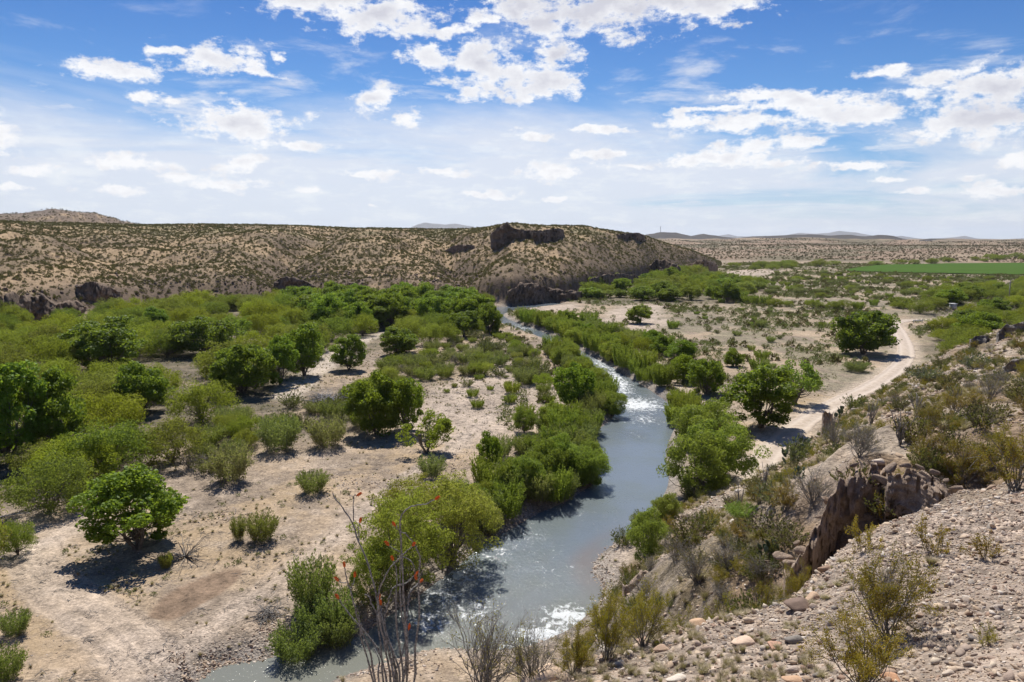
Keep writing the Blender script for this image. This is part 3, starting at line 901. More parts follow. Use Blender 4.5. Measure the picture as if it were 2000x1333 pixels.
def land_extras():
    fine = smooth_line(ROAD[::2], 5)
    ribbon('dirt_road', fine, 4.0, mat_road(), 0.07)
    # green field
    m, N = mat_new('green_crop')
    pos = N.n('ShaderNodeNewGeometry').outputs['Position']
    sp = N.n('ShaderNodeSeparateXYZ', {0: pos})
    rows = N.m('SINE', N.m('MULTIPLY', sp.outputs[1], 0.8))
    n1 = N.noise(pos, 0.02, 5, 0.6)
    c = N.mix(N.m('ADD', N.m('MULTIPLY', rows, 0.15), n1, clamp=True), (0.050, 0.095, 0.022), (0.080, 0.135, 0.032))
    bs = N.n('ShaderNodeBsdfPrincipled', {'Base Color': c, 'Roughness': 1.0})
    bs.inputs['Specular IOR Level'].default_value = 0.0
    N.n('ShaderNodeOutputMaterial', {'Surface': bs.outputs[0]})
    P = smooth_line(FIELD, 3, True)
    # grid the polygon so it hugs the ground
    x0, y0 = P.min(0)
    x1, y1 = P.max(0)
    gx, gy = np.meshgrid(np.linspace(x0, x1, 120), np.linspace(y0, y1, 60))
    s = sd_poly(gx.ravel(), gy.ravel(), P)
    z = ground_h(gx.ravel(), gy.ravel()) + 0.55 + 0.15 * fbm(gx.ravel() / 12, gy.ravel() / 12, 2, 7)
    i = np.arange(59)[:, None] * 120
    j = np.arange(119)[None, :]
    F = np.stack([i + j, i + j + 1, i + j + 121, i + j + 120], -1).reshape(-1, 4)
    F = F[s[F].max(1) < 6]
    me = make_mesh('crop_field', np.stack([gx.ravel(), gy.ravel(), z], -1), F, True, mat=m)
    link('crop_field', me, kind='structure')
    # pale farm track along the far edge of the field
    # ranges of hills and mountains on the horizon
    def rng(name, pts, R, depth, mat, seed, rough=1.0):
        U = np.array([q[0] for q in pts], float)
        Vv = np.array([q[1] for q in pts], float)
        uu = np.arange(U.min(), U.max(), 3.0 if R < 6000 else 2.0)
        vv = np.interp(uu, U, Vv)
        a, f, p = pix_dir(uu, vv)
        hyp = np.hypot(a, f)
        zt = CAMH + R * p / hyp
        zt = np.maximum(zt, 0) 
        k = 14
        rows = []
        for q in range(-k, k + 1):
            tq = 1 - abs(q) / k
            RR = R + q / k * depth
            X, Y = a / hyp * RR, f / hyp * RR
            n = ridged(X / (depth * .35), Y / (depth * .35), 4, seed)
            zz = zt * (tq ** 1.1) * (1 + 0.5 * rough * (n - .62) * (1 - tq) * 2) if q else zt
            zz = zz + (fbm(X / (depth * .08), Y / (depth * .08), 3, seed + 3) - .5) * R * 0.0012 * rough * min(1, tq * 3)
            rows.append(np.stack([X, Y, zz - (3 if abs(q) == k else 0)], -1))
        G = np.array(rows)
        n = len(uu)
        i = np.arange(2 * k)[:, None] * n
        j = np.arange(n - 1)[None, :]
        F = np.stack([i + j, i + j + 1, i + j + n + 1, i + j + n], -1).reshape(-1, 4)
        return link(name, make_mesh(name, G.reshape(-1, 3), F, True, mat=mat), kind='structure')
    ridge = mat_rock('dark_scrubby_ridge', (0.035, 0.031, 0.027, 1), (0.075, 0.062, 0.050, 1), 0.01, 0.3)
    mount = mat_rock('bare_mountain_rock', (0.10, 0.095, 0.09, 1), (0.20, 0.18, 0.16, 1), 0.002, 0.3)
    rng('ridge', [(1230, 468), (1260, 459), (1290, 454), (1320, 455), (1350, 461), (1375, 457), (1395, 460), (1412, 463), (1440, 466), (1470, 462), (1500, 461), (1540, 459), (1580, 458), (1620, 460), (1660, 459),
                  (1690, 462), (1715, 459), (1745, 461), (1775, 469), (1790, 470), (1815, 466), (1850, 468), (1880, 471), (1930, 468), (1970, 469), (2030, 471), (2200, 468), (2500, 470), (2700, 480)], 3300, 500, ridge, 501)
    rng('mountain', [(745, 450), (780, 446), (800, 446), (815, 439), (830, 435), (845, 437), (870, 439), (890, 437), (910, 441), (925, 443), (932, 449), (950, 452)], 13500, 1500, mount, 511, 0.3)
    rng('mountain', [(1380, 466), (1405, 461), (1422, 458), (1440, 462), (1500, 463), (1540, 459), (1560, 455), (1590, 457), (1620, 455), (1640, 451), (1655, 453), (1675, 455), (1700, 460), (1740, 463), (1760, 461), (1785, 465), (1810, 468), (1860, 464), (1885, 461), (1905, 466), (1960, 468), (2050, 463), (2200, 460), (2500, 468)], 16500, 1500, mount, 521, 0.3)


land_extras()
# ------------------------------------------------------------------ plant materials
def mat_leaf(name, dark, light, trans=0.35, gloss=0.25):
    m, N = mat_new(name)
    tone = N.n('ShaderNodeAttribute', attribute_name='tone').outputs['Fac']
    oi = N.n('ShaderNodeObjectInfo')
    c = N.mix(tone, (*dark, 1), (*light, 1))
    c = N.mix(1.0, c, oi.outputs['Color'], 'MULTIPLY')
    hs = N.n('ShaderNodeHueSaturation', {'Hue': N.n('ShaderNodeMapRange', {0: oi.outputs['Random'], 1: 0, 2: 1, 3: 0.482, 4: 0.512}).outputs[0],
                                         'Value': N.n('ShaderNodeMapRange', {0: oi.outputs['Random'], 1: 0, 2: 1, 3: 0.8, 4: 1.2}).outputs[0], 'Color': c})
    c = hs.outputs[0]
    d = N.n('ShaderNodeBsdfPrincipled', {'Base Color': c, 'Roughness': 0.55})
    d.inputs['Specular IOR Level'].default_value = gloss
    t = N.n('ShaderNodeBsdfTranslucent', {'Color': N.mix(0.5, c, (0.34, 0.42, 0.03, 1))})
    mx = N.n('ShaderNodeMixShader', {0: trans, 1: d.outputs[0], 2: t.outputs[0]})
    N.n('ShaderNodeOutputMaterial', {'Surface': mx.outputs[0]})
    return m


def mat_plain(name, c1, c2, scale=3.0, rough=0.85, bump=0.2):
    m, N = mat_new(name)
    tc = N.n('ShaderNodeTexCoord').outputs['Object']
    n = N.noise(tc, scale, 5, 0.65)
    c = N.mix(N.ss(n, 0.35, 0.65), (*c1, 1), (*c2, 1))
    b = N.n('ShaderNodeBump', {'Strength': bump, 'Distance': 0.05, 'Height': n})
    bs = N.n('ShaderNodeBsdfPrincipled', {'Base Color': c, 'Roughness': rough, 'Normal': b.outputs[0]})
    N.n('ShaderNodeOutputMaterial', {'Surface': bs.outputs[0]})
    return m


ML_COTTON = mat_leaf('cottonwood_leaf', (0.100, 0.165, 0.014), (0.220, 0.310, 0.032), 0.52)
ML_MESQ = mat_leaf('mesquite_leaf', (0.150, 0.172, 0.026), (0.290, 0.305, 0.055), 0.52, 0.1)
ML_WILLOW = mat_leaf('willow_leaf', (0.155, 0.190, 0.034), (0.290, 0.320, 0.070), 0.52, 0.15)
ML_TAMA = mat_leaf('tamarisk_leaf', (0.145, 0.150, 0.068), (0.280, 0.265, 0.130), 0.45, 0.1)
ML_SCRUB = mat_leaf('scrub_leaf', (0.085, 0.082, 0.036), (0.175, 0.160, 0.080), 0.25, 0.1)
ML_CREO = mat_leaf('creosote_leaf', (0.17, 0.125, 0.012), (0.36, 0.26, 0.03), 0.35, 0.3)
ML_GRASS = mat_leaf('dry_grass_blade', (0.34, 0.27, 0.17), (0.56, 0.47, 0.33), 0.25, 0.1)
M_BARK = mat_plain('grey_bark', (0.10, 0.08, 0.062), (0.19, 0.16, 0.13))
M_TWIG = mat_plain('weathered_twig', (0.13, 0.115, 0.10), (0.27, 0.25, 0.225), 9)
M_DEAD = mat_plain('bleached_deadwood', (0.30, 0.285, 0.27), (0.52, 0.50, 0.48), 4)


# ------------------------------------------------------------------ plant shapes
def leaf_quads(P, D, length, width, rg):
    """quads centred on P, long axis near D"""
    n = len(P)
    D = D / (np.linalg.norm(D, axis=1, keepdims=True) + 1e-9)
    Rn = rg.normal(size=(n, 3))
    S = np.cross(D, Rn)
    S /= np.linalg.norm(S, axis=1, keepdims=True) + 1e-9
    L = (length * rg.uniform(0.6, 1.3, n))[:, None] * D * 0.5
    W = (width * rg.uniform(0.6, 1.3, n))[:, None] * S * 0.5
    V = np.stack([P - L, P + W - L * 0.1, P + L, P - W - L * 0.1], 1).reshape(-1, 3)
    F = np.arange(n * 4).reshape(n, 4)
    return V, F


def foliage_mesh(name, P, D, length, width, tone, mat, rg):
    V, F = leaf_quads(P, D, length, width, rg)
    return make_mesh(name, V, F, False, {'tone': ('FLOAT', np.repeat(np.clip(tone, 0, 1), 4))}, mat)


def clump_tree(seed, W, H, trunk_h, nclump, nleaf, lsize, mat, cr=(0.16, 0.26), asp=0.8, low=0.15, stems=3, droop=0.0, twigs=0, tr=0.16, lay=0.62, bark=None):
    """crown of leaf clumps on limbs; returns (crown mesh, trunk mesh)"""
    rg = np.random.default_rng(seed)
    # lobes of the whole crown, then clumps on the lobes
    nl = max(3, nclump // 8)
    la = rg.uniform(0, 2 * PI, nl)
    lr = W * 0.5 * np.sqrt(rg.uniform(0.04, 0.50, nl))
    lz = trunk_h * .6 + (H - trunk_h * .6) * (0.20 + 0.50 * rg.random(nl) * (1 - (lr / (W * .5)) ** 2 * 0.8))
    LC = np.stack([lr * np.cos(la), lr * np.sin(la), lz], -1)
    C = []
    while len(C) < nclump:
        if len(C) % 2:
            d = rg.normal(size=3)
            d /= np.linalg.norm(d)
            if d[2] < -0.86:
                continue
            q = np.array([0, 0, H * 0.46]) + d * np.array([W * 0.40, W * 0.40, H * 0.46]) * rg.uniform(0.75, 1.0)
            if q[2] < H * low + 0.15:
                continue
            C.append(q)
            continue
        k = rg.integers(nl)
        d = rg.normal(size=3)
        d /= np.linalg.norm(d)
        if d[2] < -0.45:
            d[2] *= -1
        q = LC[k] + d * np.array([W * 0.27, W * 0.27, (H - trunk_h) * 0.33]) * rg.uniform(0.55, 1.0)
        rr = math.hypot(q[0], q[1]) / (W * .5)
        if rr > 1.0 or q[2] > H * 0.97 or q[2] < H * low:
            continue
        C.append(q)
    C = np.array(C)
    R = W * rg.uniform(cr[0], cr[1], nclump) * 0.5
    cid = rg.integers(0, nclump, nleaf)
    d = rg.normal(size=(nleaf, 3))
    d /= np.linalg.norm(d, axis=1, keepdims=True)
    rad = R[cid] * rg.uniform(0.35, 1.0, nleaf) ** 0.5 * (1 + 0.25 * (rg.random(nleaf) > .9))
    P = C[cid] + d * rad[:, None] * np.array([1, 1, 0.75])
    P[:, 2] = np.maximum(P[:, 2], 0.05)
    ctone = rg.uniform(0.1, 0.9, nclump)
    tone = ctone[cid] * 0.55 + rg.random(nleaf) * 0.45
    D = np.cross(d, rg.normal(size=(nleaf, 3))) + d * 0.25 + np.array([0, 0, -droop])
    crown = foliage_mesh('crown', P, D, lsize, lsize * asp, tone, mat, rg)
    parts = []
    bz = trunk_h * 0.6
    for s in range(stems):
        a = s * 2 * PI / stems + rg.uniform(-.5, .5)
        off = np.array([math.cos(a), math.sin(a), 0]) * tr * (1.0 if stems > 1 else 0)
        top = off * 4 + np.array([0, 0, trunk_h + (H - trunk_h) * 0.25]) + np.append(rg.normal(size=2) * W * 0.05, 0)
        path = np.array([off + [0, 0, -0.3], off * 1.3 + [0, 0, bz * .5], (off * 2 + top * 0.5), top])
        parts.append(tube(smooth_line(path, 3), np.linspace(tr * (1.1 if stems > 1 else 1.8), tr * 0.55, 10), 6))
    for k in range(min(nclump, 26 + twigs)):
        st = np.array([0, 0, trunk_h * rg.uniform(0.55, 1.1)]) + np.append(rg.normal(size=2) * tr, 0)
        mid = st * 0.45 + C[k] * 0.55 + np.array([0, 0, -0.06 * H]) + rg.normal(size=3) * 0.03 * W
        parts.append(tube(smooth_line(np.array([st, mid, C[k]]), 3), np.linspace(tr * 0.42, tr * 0.07, 7), 4))
    V, F = merge(parts)
    return crown, make_mesh('trunk', V, F, True, mat=bark or M_BARK)


def shoot_bush(seed, W, H, nshoot, per, llen, lwid, mat, base=0.35, upright=0.6, t0=0.12, stemr=0.012, nstem=30, curl=0.0, fill=0.10, bark=None):
    """many-stemmed upright bush: willow shoots, tamarisk, small desert shrubs"""
    rg = np.random.default_rng(seed)
    a = rg.uniform(0, 2 * PI, nshoot)
    br = W * 0.5 * base * np.sqrt(rg.random(nshoot))
    B = np.stack([br * np.cos(a), br * np.sin(a), np.zeros(nshoot)], -1)
    a2 = a + rg.normal(size=nshoot) * 0.5
    sp = (W * 0.5 - br) * rg.uniform(0.0, 1.0, nshoot) ** (0.55)
    h = H * (1 - (sp / (W * .5)) ** 2 * (1 - upright)) * rg.uniform(0.62, 1.0, nshoot)
    O = np.stack([np.cos(a2) * sp, np.sin(a2) * sp, np.zeros(nshoot)], -1)
    sid = np.repeat(np.arange(nshoot), per)
    n = len(sid)
    t = t0 + (1 - t0) * rg.random(n) ** 0.75

    def pos(s, t):
        q = B[s] + O[s] * (t ** 1.5)[:, None]
        q[:, 2] += h[s] * (t - curl * t ** 3)
        return q
    P = pos(sid, t) + rg.normal(size=(n, 3)) * (fill * W * 0.12 * (1.2 - t))[:, None]
    P[:, 2] = np.maximum(P[:, 2], 0.02)
    D = pos(sid, np.minimum(t + 0.05, 1.05)) - pos(sid, t)
    D = D / (np.linalg.norm(D, axis=1, keepdims=True) + 1e-9) + rg.normal(size=(n, 3)) * 0.55
    st = rg.uniform(0, 1, nshoot)
    tone = st[sid] * 0.6 + rg.random(n) * 0.4
    crown = foliage_mesh('foliage', P, D, llen, lwid, tone, mat, rg)
    parts = []
    for k in range(min(nstem, nshoot)):
        tt = np.linspace(0, 0.95, 6)
        q = pos(np.full(6, k), tt)
        q[0, 2] -= 0.1
        parts.append(tube(q, np.linspace(stemr, stemr * .3, 6), 3))
    V, F = merge(parts)
    return crown, make_mesh('stems', V, F, True, mat=bark or M_TWIG)


def creosote(seed, H=1.1, spread=0.75, nst=14, leaf=0.022, nl=60, mat=None, bare=0.12, lev=3):
    rg = np.random.default_rng(seed)
    tubes, LP, LD, LT = [], [], [], []

    def grow(p, d, ln, r, lv):
        k = 5
        pts = [p]
        q = p.copy()
        dd = d.copy()
        for i in range(k):
            dd = dd + rg.normal(size=3) * 0.13 + np.array([0, 0, 0.03])
            dd /= np.linalg.norm(dd)
            q = q + dd * ln / k
            pts.append(q.copy())
        tubes.append(tube(np.array(pts), np.linspace(r, r * 0.5, k + 1), 3 if lv < 2 else 4))
        if lv > 0:
            for j in range(rg.integers(3, 5)):
                i = rg.integers(2, k + 1)
                nd = dd + rg.normal(size=3) * 0.42
                grow(np.array(pts[i]), nd / np.linalg.norm(nd), ln * rg.uniform(0.45, 0.7), r * 0.55, lv - 1)
        if lv <= 1 and rg.random() > bare:
            tn = rg.uniform(0, 0.6)
            for j in range(nl):
                i = rg.uniform(1.5, k)
                i0 = int(i)
                b = pts[i0] + (pts[min(i0 + 1, k)] - pts[i0]) * (i - i0)
                LP.append(b + rg.normal(size=3) * 0.022 * H)
                LD.append(dd + rg.normal(size=3) * 0.7)
                LT.append(tn + rg.random() * 0.4)
    for s in range(nst):
        a = rg.uniform(0, 2 * PI)
        le = rg.uniform(0.15, 1.0) * spread
        d = np.array([math.cos(a) * le, math.sin(a) * le, 1.0])
        grow(np.append(rg.normal(size=2) * 0.04, -0.03), d / np.linalg.norm(d), H * rg.uniform(0.4, 0.62), 0.010 * H, lev - 1)
    V, F = merge(tubes)
    st = make_mesh('stems', V, F, True, mat=M_TWIG)
    if not LP:
        return None, st
    fo = foliage_mesh('foliage', np.array(LP), np.array(LD), leaf, leaf * .6, np.array(LT), mat or ML_CREO, rg)
    return fo, st


PROTO = {}
DIM = {}


def proto(kind, W, H, variants, partnames):
    PROTO[kind] = variants
    DIM[kind] = (W, H, partnames)


proto('cottonwood', 8, 7, [clump_tree(100 + i, 8, 7, 1.0, 74, 15000, 0.27, ML_COTTON, cr=(0.15, 0.27), low=0.06) for i in range(5)], ('crown', 'trunk'))
proto('sparse_cottonwood', 7, 6, [clump_tree(140 + i, 7, 6, 1.4, 30, 4600, 0.22, ML_COTTON, low=0.25, twigs=6) for i in range(2)], ('crown', 'trunk'))
proto('tall_cottonwood', 7, 9, [clump_tree(120 + i, 7, 9, 1.4, 76, 14500, 0.27, ML_COTTON, cr=(0.16, 0.28), low=0.06) for i in range(3)], ('crown', 'trunk'))
proto('mesquite', 8, 5, [clump_tree(200 + i, 8, 5, 0.6, 90, 14000, 0.20, ML_MESQ, cr=(0.12, 0.26), asp=0.4, low=0.02, stems=4, tr=0.10) for i in range(4)], ('crown', 'trunk'))
proto('willow', 3.4, 3.2, [shoot_bush(300 + i, 3.4, 3.2, 220, 34, 0.20, 0.075, ML_WILLOW, base=0.7, upright=0.75, nstem=24) for i in range(4)], ('foliage', 'stems'))
proto('big_willow', 7, 6.5, [clump_tree(320 + i, 7, 6.5, 0.6, 90, 16000, 0.26, ML_WILLOW, asp=0.38, low=0.03, stems=4, droop=0.3, tr=0.12) for i in range(2)], ('crown', 'trunk'))
proto('tamarisk', 4.2, 3.2, [shoot_bush(400 + i, 4.2, 3.2, 230, 30, 0.19, 0.07, ML_TAMA, base=0.5, upright=0.35, nstem=40, curl=0.1, fill=0.35) for i in range(4)], ('foliage', 'stems'))
proto('feather_tree', 6, 6,  [clump_tree(430 + i, 6, 6, 0.5, 120, 17000, 0.17, ML_MESQ, cr=(0.10, 0.24), asp=0.35, low=0.03, stems=5, droop=0.5, tr=0.09, twigs=20) for i in range(3)], ('crown', 'trunk'))
proto('scrub', 1.7, 1.1, [shoot_bush(500 + i, 1.7, 1.1, 70, 15, 0.12, 0.05, ML_SCRUB, base=0.3, upright=0.3, nstem=22, fill=0.3, stemr=0.01) for i in range(4)], ('foliage', 'stems'))
proto('creosote', 1.5, 1.2, [creosote(600 + i, 1.1) for i in range(4)], ('foliage', 'stems'))
proto('young_creosote', 0.9, 0.55, [creosote(620 + i, 0.55, 1.1, 9, 0.019, 40, bare=0.05, lev=2) for i in range(3)], ('foliage', 'stems'))
proto('bare_shrub', 1.6, 1.2, [creosote(640 + i, 1.15, 0.9, 20, 0.02, 5, bare=0.75, lev=4) for i in range(2)], ('foliage', 'stems'))


def grass_mesh(seed, H=0.45, n=110, wid=0.012, spread=0.5):
    rg = np.random.default_rng(seed)
    a = rg.uniform(0, 2 * PI, n)
    le = rg.uniform(0.05, 1, n) * spread
    h = H * rg.uniform(.5, 1, n)
    B = np.stack([np.cos(a), np.sin(a), np.zeros(n)], -1) * (rg.random(n) * 0.08)[:, None]
    D = np.stack([np.cos(a) * le, np.sin(a) * le, np.ones(n)], -1)
    M = B + D * (h * .55)[:, None]
    T = B + D * h[:, None] + np.stack([np.cos(a), np.sin(a), -0.6 * np.ones(n)], -1) * (h * 0.25)[:, None]
    S = np.stack([-np.sin(a + rg.normal(size=n)), np.cos(a), np.zeros(n)], -1) * wid / 2
    V = np.stack([B - S, B + S, M + S, M - S, T], 1).reshape(-1, 3)
    i = np.arange(n)[:, None] * 5
    F = [tuple(q) for q in (i + np.array([0, 1, 2, 3])).tolist()] + [tuple(q) for q in (i + np.array([3, 2, 4])).tolist()]
    return make_mesh('grass_tuft', V, F, False, {'tone': ('FLOAT', np.repeat(rg.random(n), 5))}, ML_GRASS)


GRASS = [grass_mesh(700 + i) for i in range(3)]

# ------------------------------------------------------------------ planting
TINT = {}


def plant(kind, pos, w, h, label, cat, name=None, group=None, tint=(1, 1, 1), var=None, rz=None):
    W, H, names = DIM[kind]
    vs = PROTO[kind]
    fo, st = vs[random.randrange(len(vs)) if var is None else var % len(vs)]
    e = bpy.data.objects.new(name or 'tree', None)
    COL.objects.link(e)
    e.empty_display_size = 0.2
    e.location = (float(pos[0]), float(pos[1]), float(pos[2]) - 0.03)
    e.rotation_euler = (0, 0, random.uniform(0, 6.28) if rz is None else rz)
    e.scale = (w / W, w / W, h / H)
    e['label'] = label
    e['category'] = cat
    if group:
        e['group'] = group
    for me, nm in ((fo, names[0]), (st, names[1])):
        if me is None:
            continue
        o = bpy.data.objects.new(nm, me)
        COL.objects.link(o)
        o.parent = e
        o.color = (*tint, 1)
    return e


def depth_of(p):
    return p[1] * CT - (p[2] - CAMH) * ST


# individually placed: kind, pixel of the foot, width and height in pixels of the photograph, tint, label
HERO = [
    ('tall_cottonwood', 268, 1074, 205, 178, (1.0, 1.0, 1.0), 'green_tree', 'bright green round tree alone on the dry flat, nearest tree on the left'),
    ('cottonwood', 735, 848, 128, 132, (0.95, 0.98, 1), 'green_tree', 'dense green tree with two rounded heads beside the grey driftwood heap'),
    ('cottonwood', 792, 842, 92, 112, (0.9, 0.95, 1), 'green_tree', 'green tree joined to the right side of the dense tree by the driftwood heap'),
    ('sparse_cottonwood', 832, 886, 118, 96, (1.35, 1.2, 1.1), 'green_tree', 'open crowned pale green tree with visible forked stems on the gravel flat'),
    ('tall_cottonwood', 682, 724, 74, 78, (0.85, 0.9, 1), 'green_tree', 'small upright tree with bare lower trunk beside the pale sand lane'),
    ('cottonwood', 474, 770, 132, 112, (0.72, 0.82, 1), 'green_tree', 'dark green broad tree at the edge of the thicket, left of the sand lane'),
    ('tall_cottonwood', 548, 752, 70, 104, (0.85, 0.92, 1), 'green_tree', 'tall dark green tree standing just right of the dark broad tree'),
    ('tall_cottonwood', 594, 735, 84, 112, (0.95, 1.0, 1), 'green_tree', 'tallest bright tree at the top of the sand lane'),
    ('cottonwood', 273, 808, 122, 108, (0.82, 0.92, 1), 'green_tree', 'rounded dark green tree in the middle of the left thicket'),
    ('tall_cottonwood', 210, 728, 142, 118, (0.8, 0.95, 1.2), 'green_tree', 'large loose crowned tree rising above the left thicket'),
    ('cottonwood', 402, 694, 124, 84, (0.72, 0.85, 1), 'green_tree', 'low wide dark tree in the back of the left thicket'),
    ('sparse_cottonwood', 466, 672, 84, 66, (1.1, 1.1, 1.6), 'green_tree', 'airy grey green tree behind the low wide dark tree'),
    ('cottonwood', 302, 646, 58, 50, (0.7, 0.85, 1), 'green_tree', 'small dark round tree before the foot of the hill'),
    ('tall_cottonwood', 18, 905, 165, 215, (0.9, 0.95, 1), 'green_tree', 'tallest dark tree, cut by the left edge of the photo'),
    ('tall_cottonwood', 112, 885, 120, 180, (0.92, 1.0, 1), 'green_tree', 'dark upright tree just right of the tallest tree at the left edge'),
    ('cottonwood', 1124, 800, 88, 102, (0.85, 0.88, 0.9), 'green_tree', 'dark green tree on the left river bank above the rapids'),
    ('tall_cottonwood', 958, 928, 52, 94, (0.85, 0.92, 0.9), 'green_tree', 'small slender dark tree on the left bank beside the gravel flat'),
    ('cottonwood', 1686, 692, 128, 96, (0.42, 0.5, 0.6), 'green_tree', 'big dark spreading tree beside the bend of the dirt road'),
    ('tall_cottonwood', 1486, 836, 142, 140, (0.85, 0.9, 1), 'green_tree', 'big leaning green tree at the left edge of the dirt road'),
    ('sparse_cottonwood', 1552, 790, 112, 100, (0.95, 1.05, 1.9), 'green_tree', 'blue green tree behind the leaning tree at the road'),
    ('cottonwood', 1378, 770, 86, 74, (0.8, 0.86, 0.9), 'green_tree', 'round green tree on the sand between river and road'),
    ('cottonwood', 1330, 706, 62, 46, (0.75, 0.85, 0.9), 'green_tree', 'smaller round tree, farthest of the three on the sand right of the river'),
    ('cottonwood', 1334, 748, 58, 60, (1.2, 1.15, 1), 'green_tree', 'light green tree, middle one of the three on the sand right of the river'),
    ('cottonwood', 1432, 716, 40, 38, (0.95, 0.95, 0.9), 'green_tree', 'isolated small round tree on the shrubby plain'),
    ('cottonwood', 1250, 632, 58, 40, (1.1, 1.1, 0.9), 'green_tree', 'bright green tree on the far sand flat across the river bend'),
    ('big_willow', 1362, 968, 136, 140, (0.80, 0.9, 0.9), 'willow_tree', 'large full willow on the right river bank, leaning over the water'),
    ('big_willow', 1410, 940, 150, 140, (0.84, 0.9, 0.85), 'willow_tree', 'tall willow standing behind the leaning willow, next to the dirt road'),
    ('big_willow', 1374, 872, 130, 100, (1.0, 1.0, 0.9), 'willow_tree', 'rounded light willow upstream of the tall bank willow'),
    ('big_willow', 1264, 1102, 92, 118, (0.95, 1.05, 1.15), 'willow_tree', 'pale green willow on the small sandy beach'),
    ('big_willow', 1300, 1020, 62, 62, (1.1, 1.1, 1.2), 'willow_tree', 'small soft willow between the beach and the big willows'),
    ('feather_tree', 880, 1100, 200, 190, (1.35, 1.15, 1.5), 'feathery_tree', 'yellow green feathery tree leaning over the near rapids'),
    ('feather_tree', 790, 1160, 210, 220, (1.15, 1.1, 1.2), 'feathery_tree', 'dense feathery tree behind the ocotillo stems'),
    ('feather_tree', 800, 1050, 160, 130, (1.5, 1.3, 1.4), 'feathery_tree', 'palest yellow feathery bush on top of the near left bank'),
    ('feather_tree', 735, 1190, 130, 150, (0.9, 1.0, 1.1), 'feathery_tree', 'low feathery bush left of the ocotillo, above dark water'),
    ('tamarisk', 610, 1190, 110, 130, (0.75, 1.0, 0.8), 'riverside_bush', 'tall grassy green bush on the near bank, left of the ocotillo'),
    ('tamarisk', 580, 1288, 120, 90, (0.78, 1.05, 0.75), 'riverside_bush', 'dark green bush overhanging the water at the bottom of the photo'),
    ('tamarisk', 660, 1262, 90, 90, (0.85, 1.05, 0.8), 'riverside_bush', 'green bush hanging over the water below the feathery trees'),
    ('tamarisk', 512, 1056, 76, 68, (0.95, 0.95, 0.7), 'sand_bush', 'olive bush standing alone on the bare flat, nearest one'),
    ('tamarisk', 466, 1056, 34, 62, (0.95, 0.95, 0.7), 'sand_bush', 'narrow upright olive bush left of the nearest olive bush'),
    ('tamarisk', 612, 962, 74, 54, (0.82, 0.9, 0.7), 'sand_bush', 'low dark olive bush on the gravel above the bare flat'),
    ('tamarisk', 324, 1110, 32, 40, (1.25, 1.2, 0.6), 'sand_bush', 'tiny yellow green bush beside the fallen branches'),
    ('tamarisk', 450, 940, 100, 92, (1.05, 0.92, 1.05), 'tamarisk_bush', 'large greyish bush with pink blossom tint at the edge of the flat'),
    ('tamarisk', 545, 880, 100, 84, (0.85, 1.0, 0.9), 'tamarisk_bush', 'tall grey green bush right of the pink tinted bush'),
    ('tamarisk', 640, 872, 92, 74, (1.2, 1.1, 1.2), 'tamarisk_bush', 'dusty grey bush left of the dense two headed tree'),
    ('tamarisk', 844, 930, 66, 50, (0.95, 1.1, 1.0), 'sand_bush', 'grey green bush in front of the open crowned tree'),
    ('mesquite', 100, 1000, 190, 112, (0.62, 0.75, 1.1), 'mesquite_tree', 'dark blue green spreading bush left of the nearest left tree'),
    ('mesquite', 90, 925, 140, 72, (0.95, 0.92, 1.3), 'mesquite_tree', 'olive spreading bush at the foot of the tallest left trees'),
    ('mesquite', 240, 900, 110, 66, (1.0, 1.05, 1.5), 'mesquite_tree', 'soft grey green low tree beside the bleached fallen log'),
    ('mesquite', 35, 1084, 88, 78, (0.6, 0.72, 0.95), 'mesquite_tree', 'dark low bush at the left edge above the sandy track'),
    ('tamarisk', 30, 1240, 66, 60, (0.75, 0.95, 0.7), 'sand_bush', 'green bush at the left edge of the flat'),
    ('tamarisk', 12, 1330, 84, 84, (0.7, 0.9, 0.6), 'sand_bush', 'dark bush in the bottom left corner'),
    ('tamarisk', 1672, 726, 56, 26, (0.7, 0.8, 0.8), 'sand_bush', 'low dark bush below the big spreading tree at the road'),
    ('cottonwood', 1420, 590, 54, 44, (0.6, 0.72, 0.9), 'green_tree', 'dark tree at the right end of the far green belt'),
    ('cottonwood', 956, 652, 50, 62, (0.7, 0.8, 0.9), 'green_tree', 'dark tree where the river comes round the hill'),
]
_hp = hits([(q[1], q[2]) for q in HERO])
TAKEN = [(on_plane(u_, v_, 0)[0], on_plane(u_, v_, 0)[1], r_) for u_, v_, r_ in ((985, 650, 9), (1005, 660, 8), (1030, 670, 7), (1060, 684, 6), (960, 632, 6), (1000, 615, 8), (1030, 612, 8))]
for q, p in zip(HERO, _hp):
    dp = depth_of(p)
    w, h = q[3] * dp / FPX, q[4] * dp / FPX
    plant(q[0], p, w, h, q[7], 'tree' if ('tree' in q[6]) else 'bush', q[6], tint=q[5])
    TAKEN.append((p[0], p[1], w * 0.36))
    if 'cottonwood' in q[0]:
        TAKEN.append((p[0] * 0.955, p[1] * 0.955, w * 0.52))
        TAKEN.append((p[0] * 0.91, p[1] * 0.91, w * 0.40))


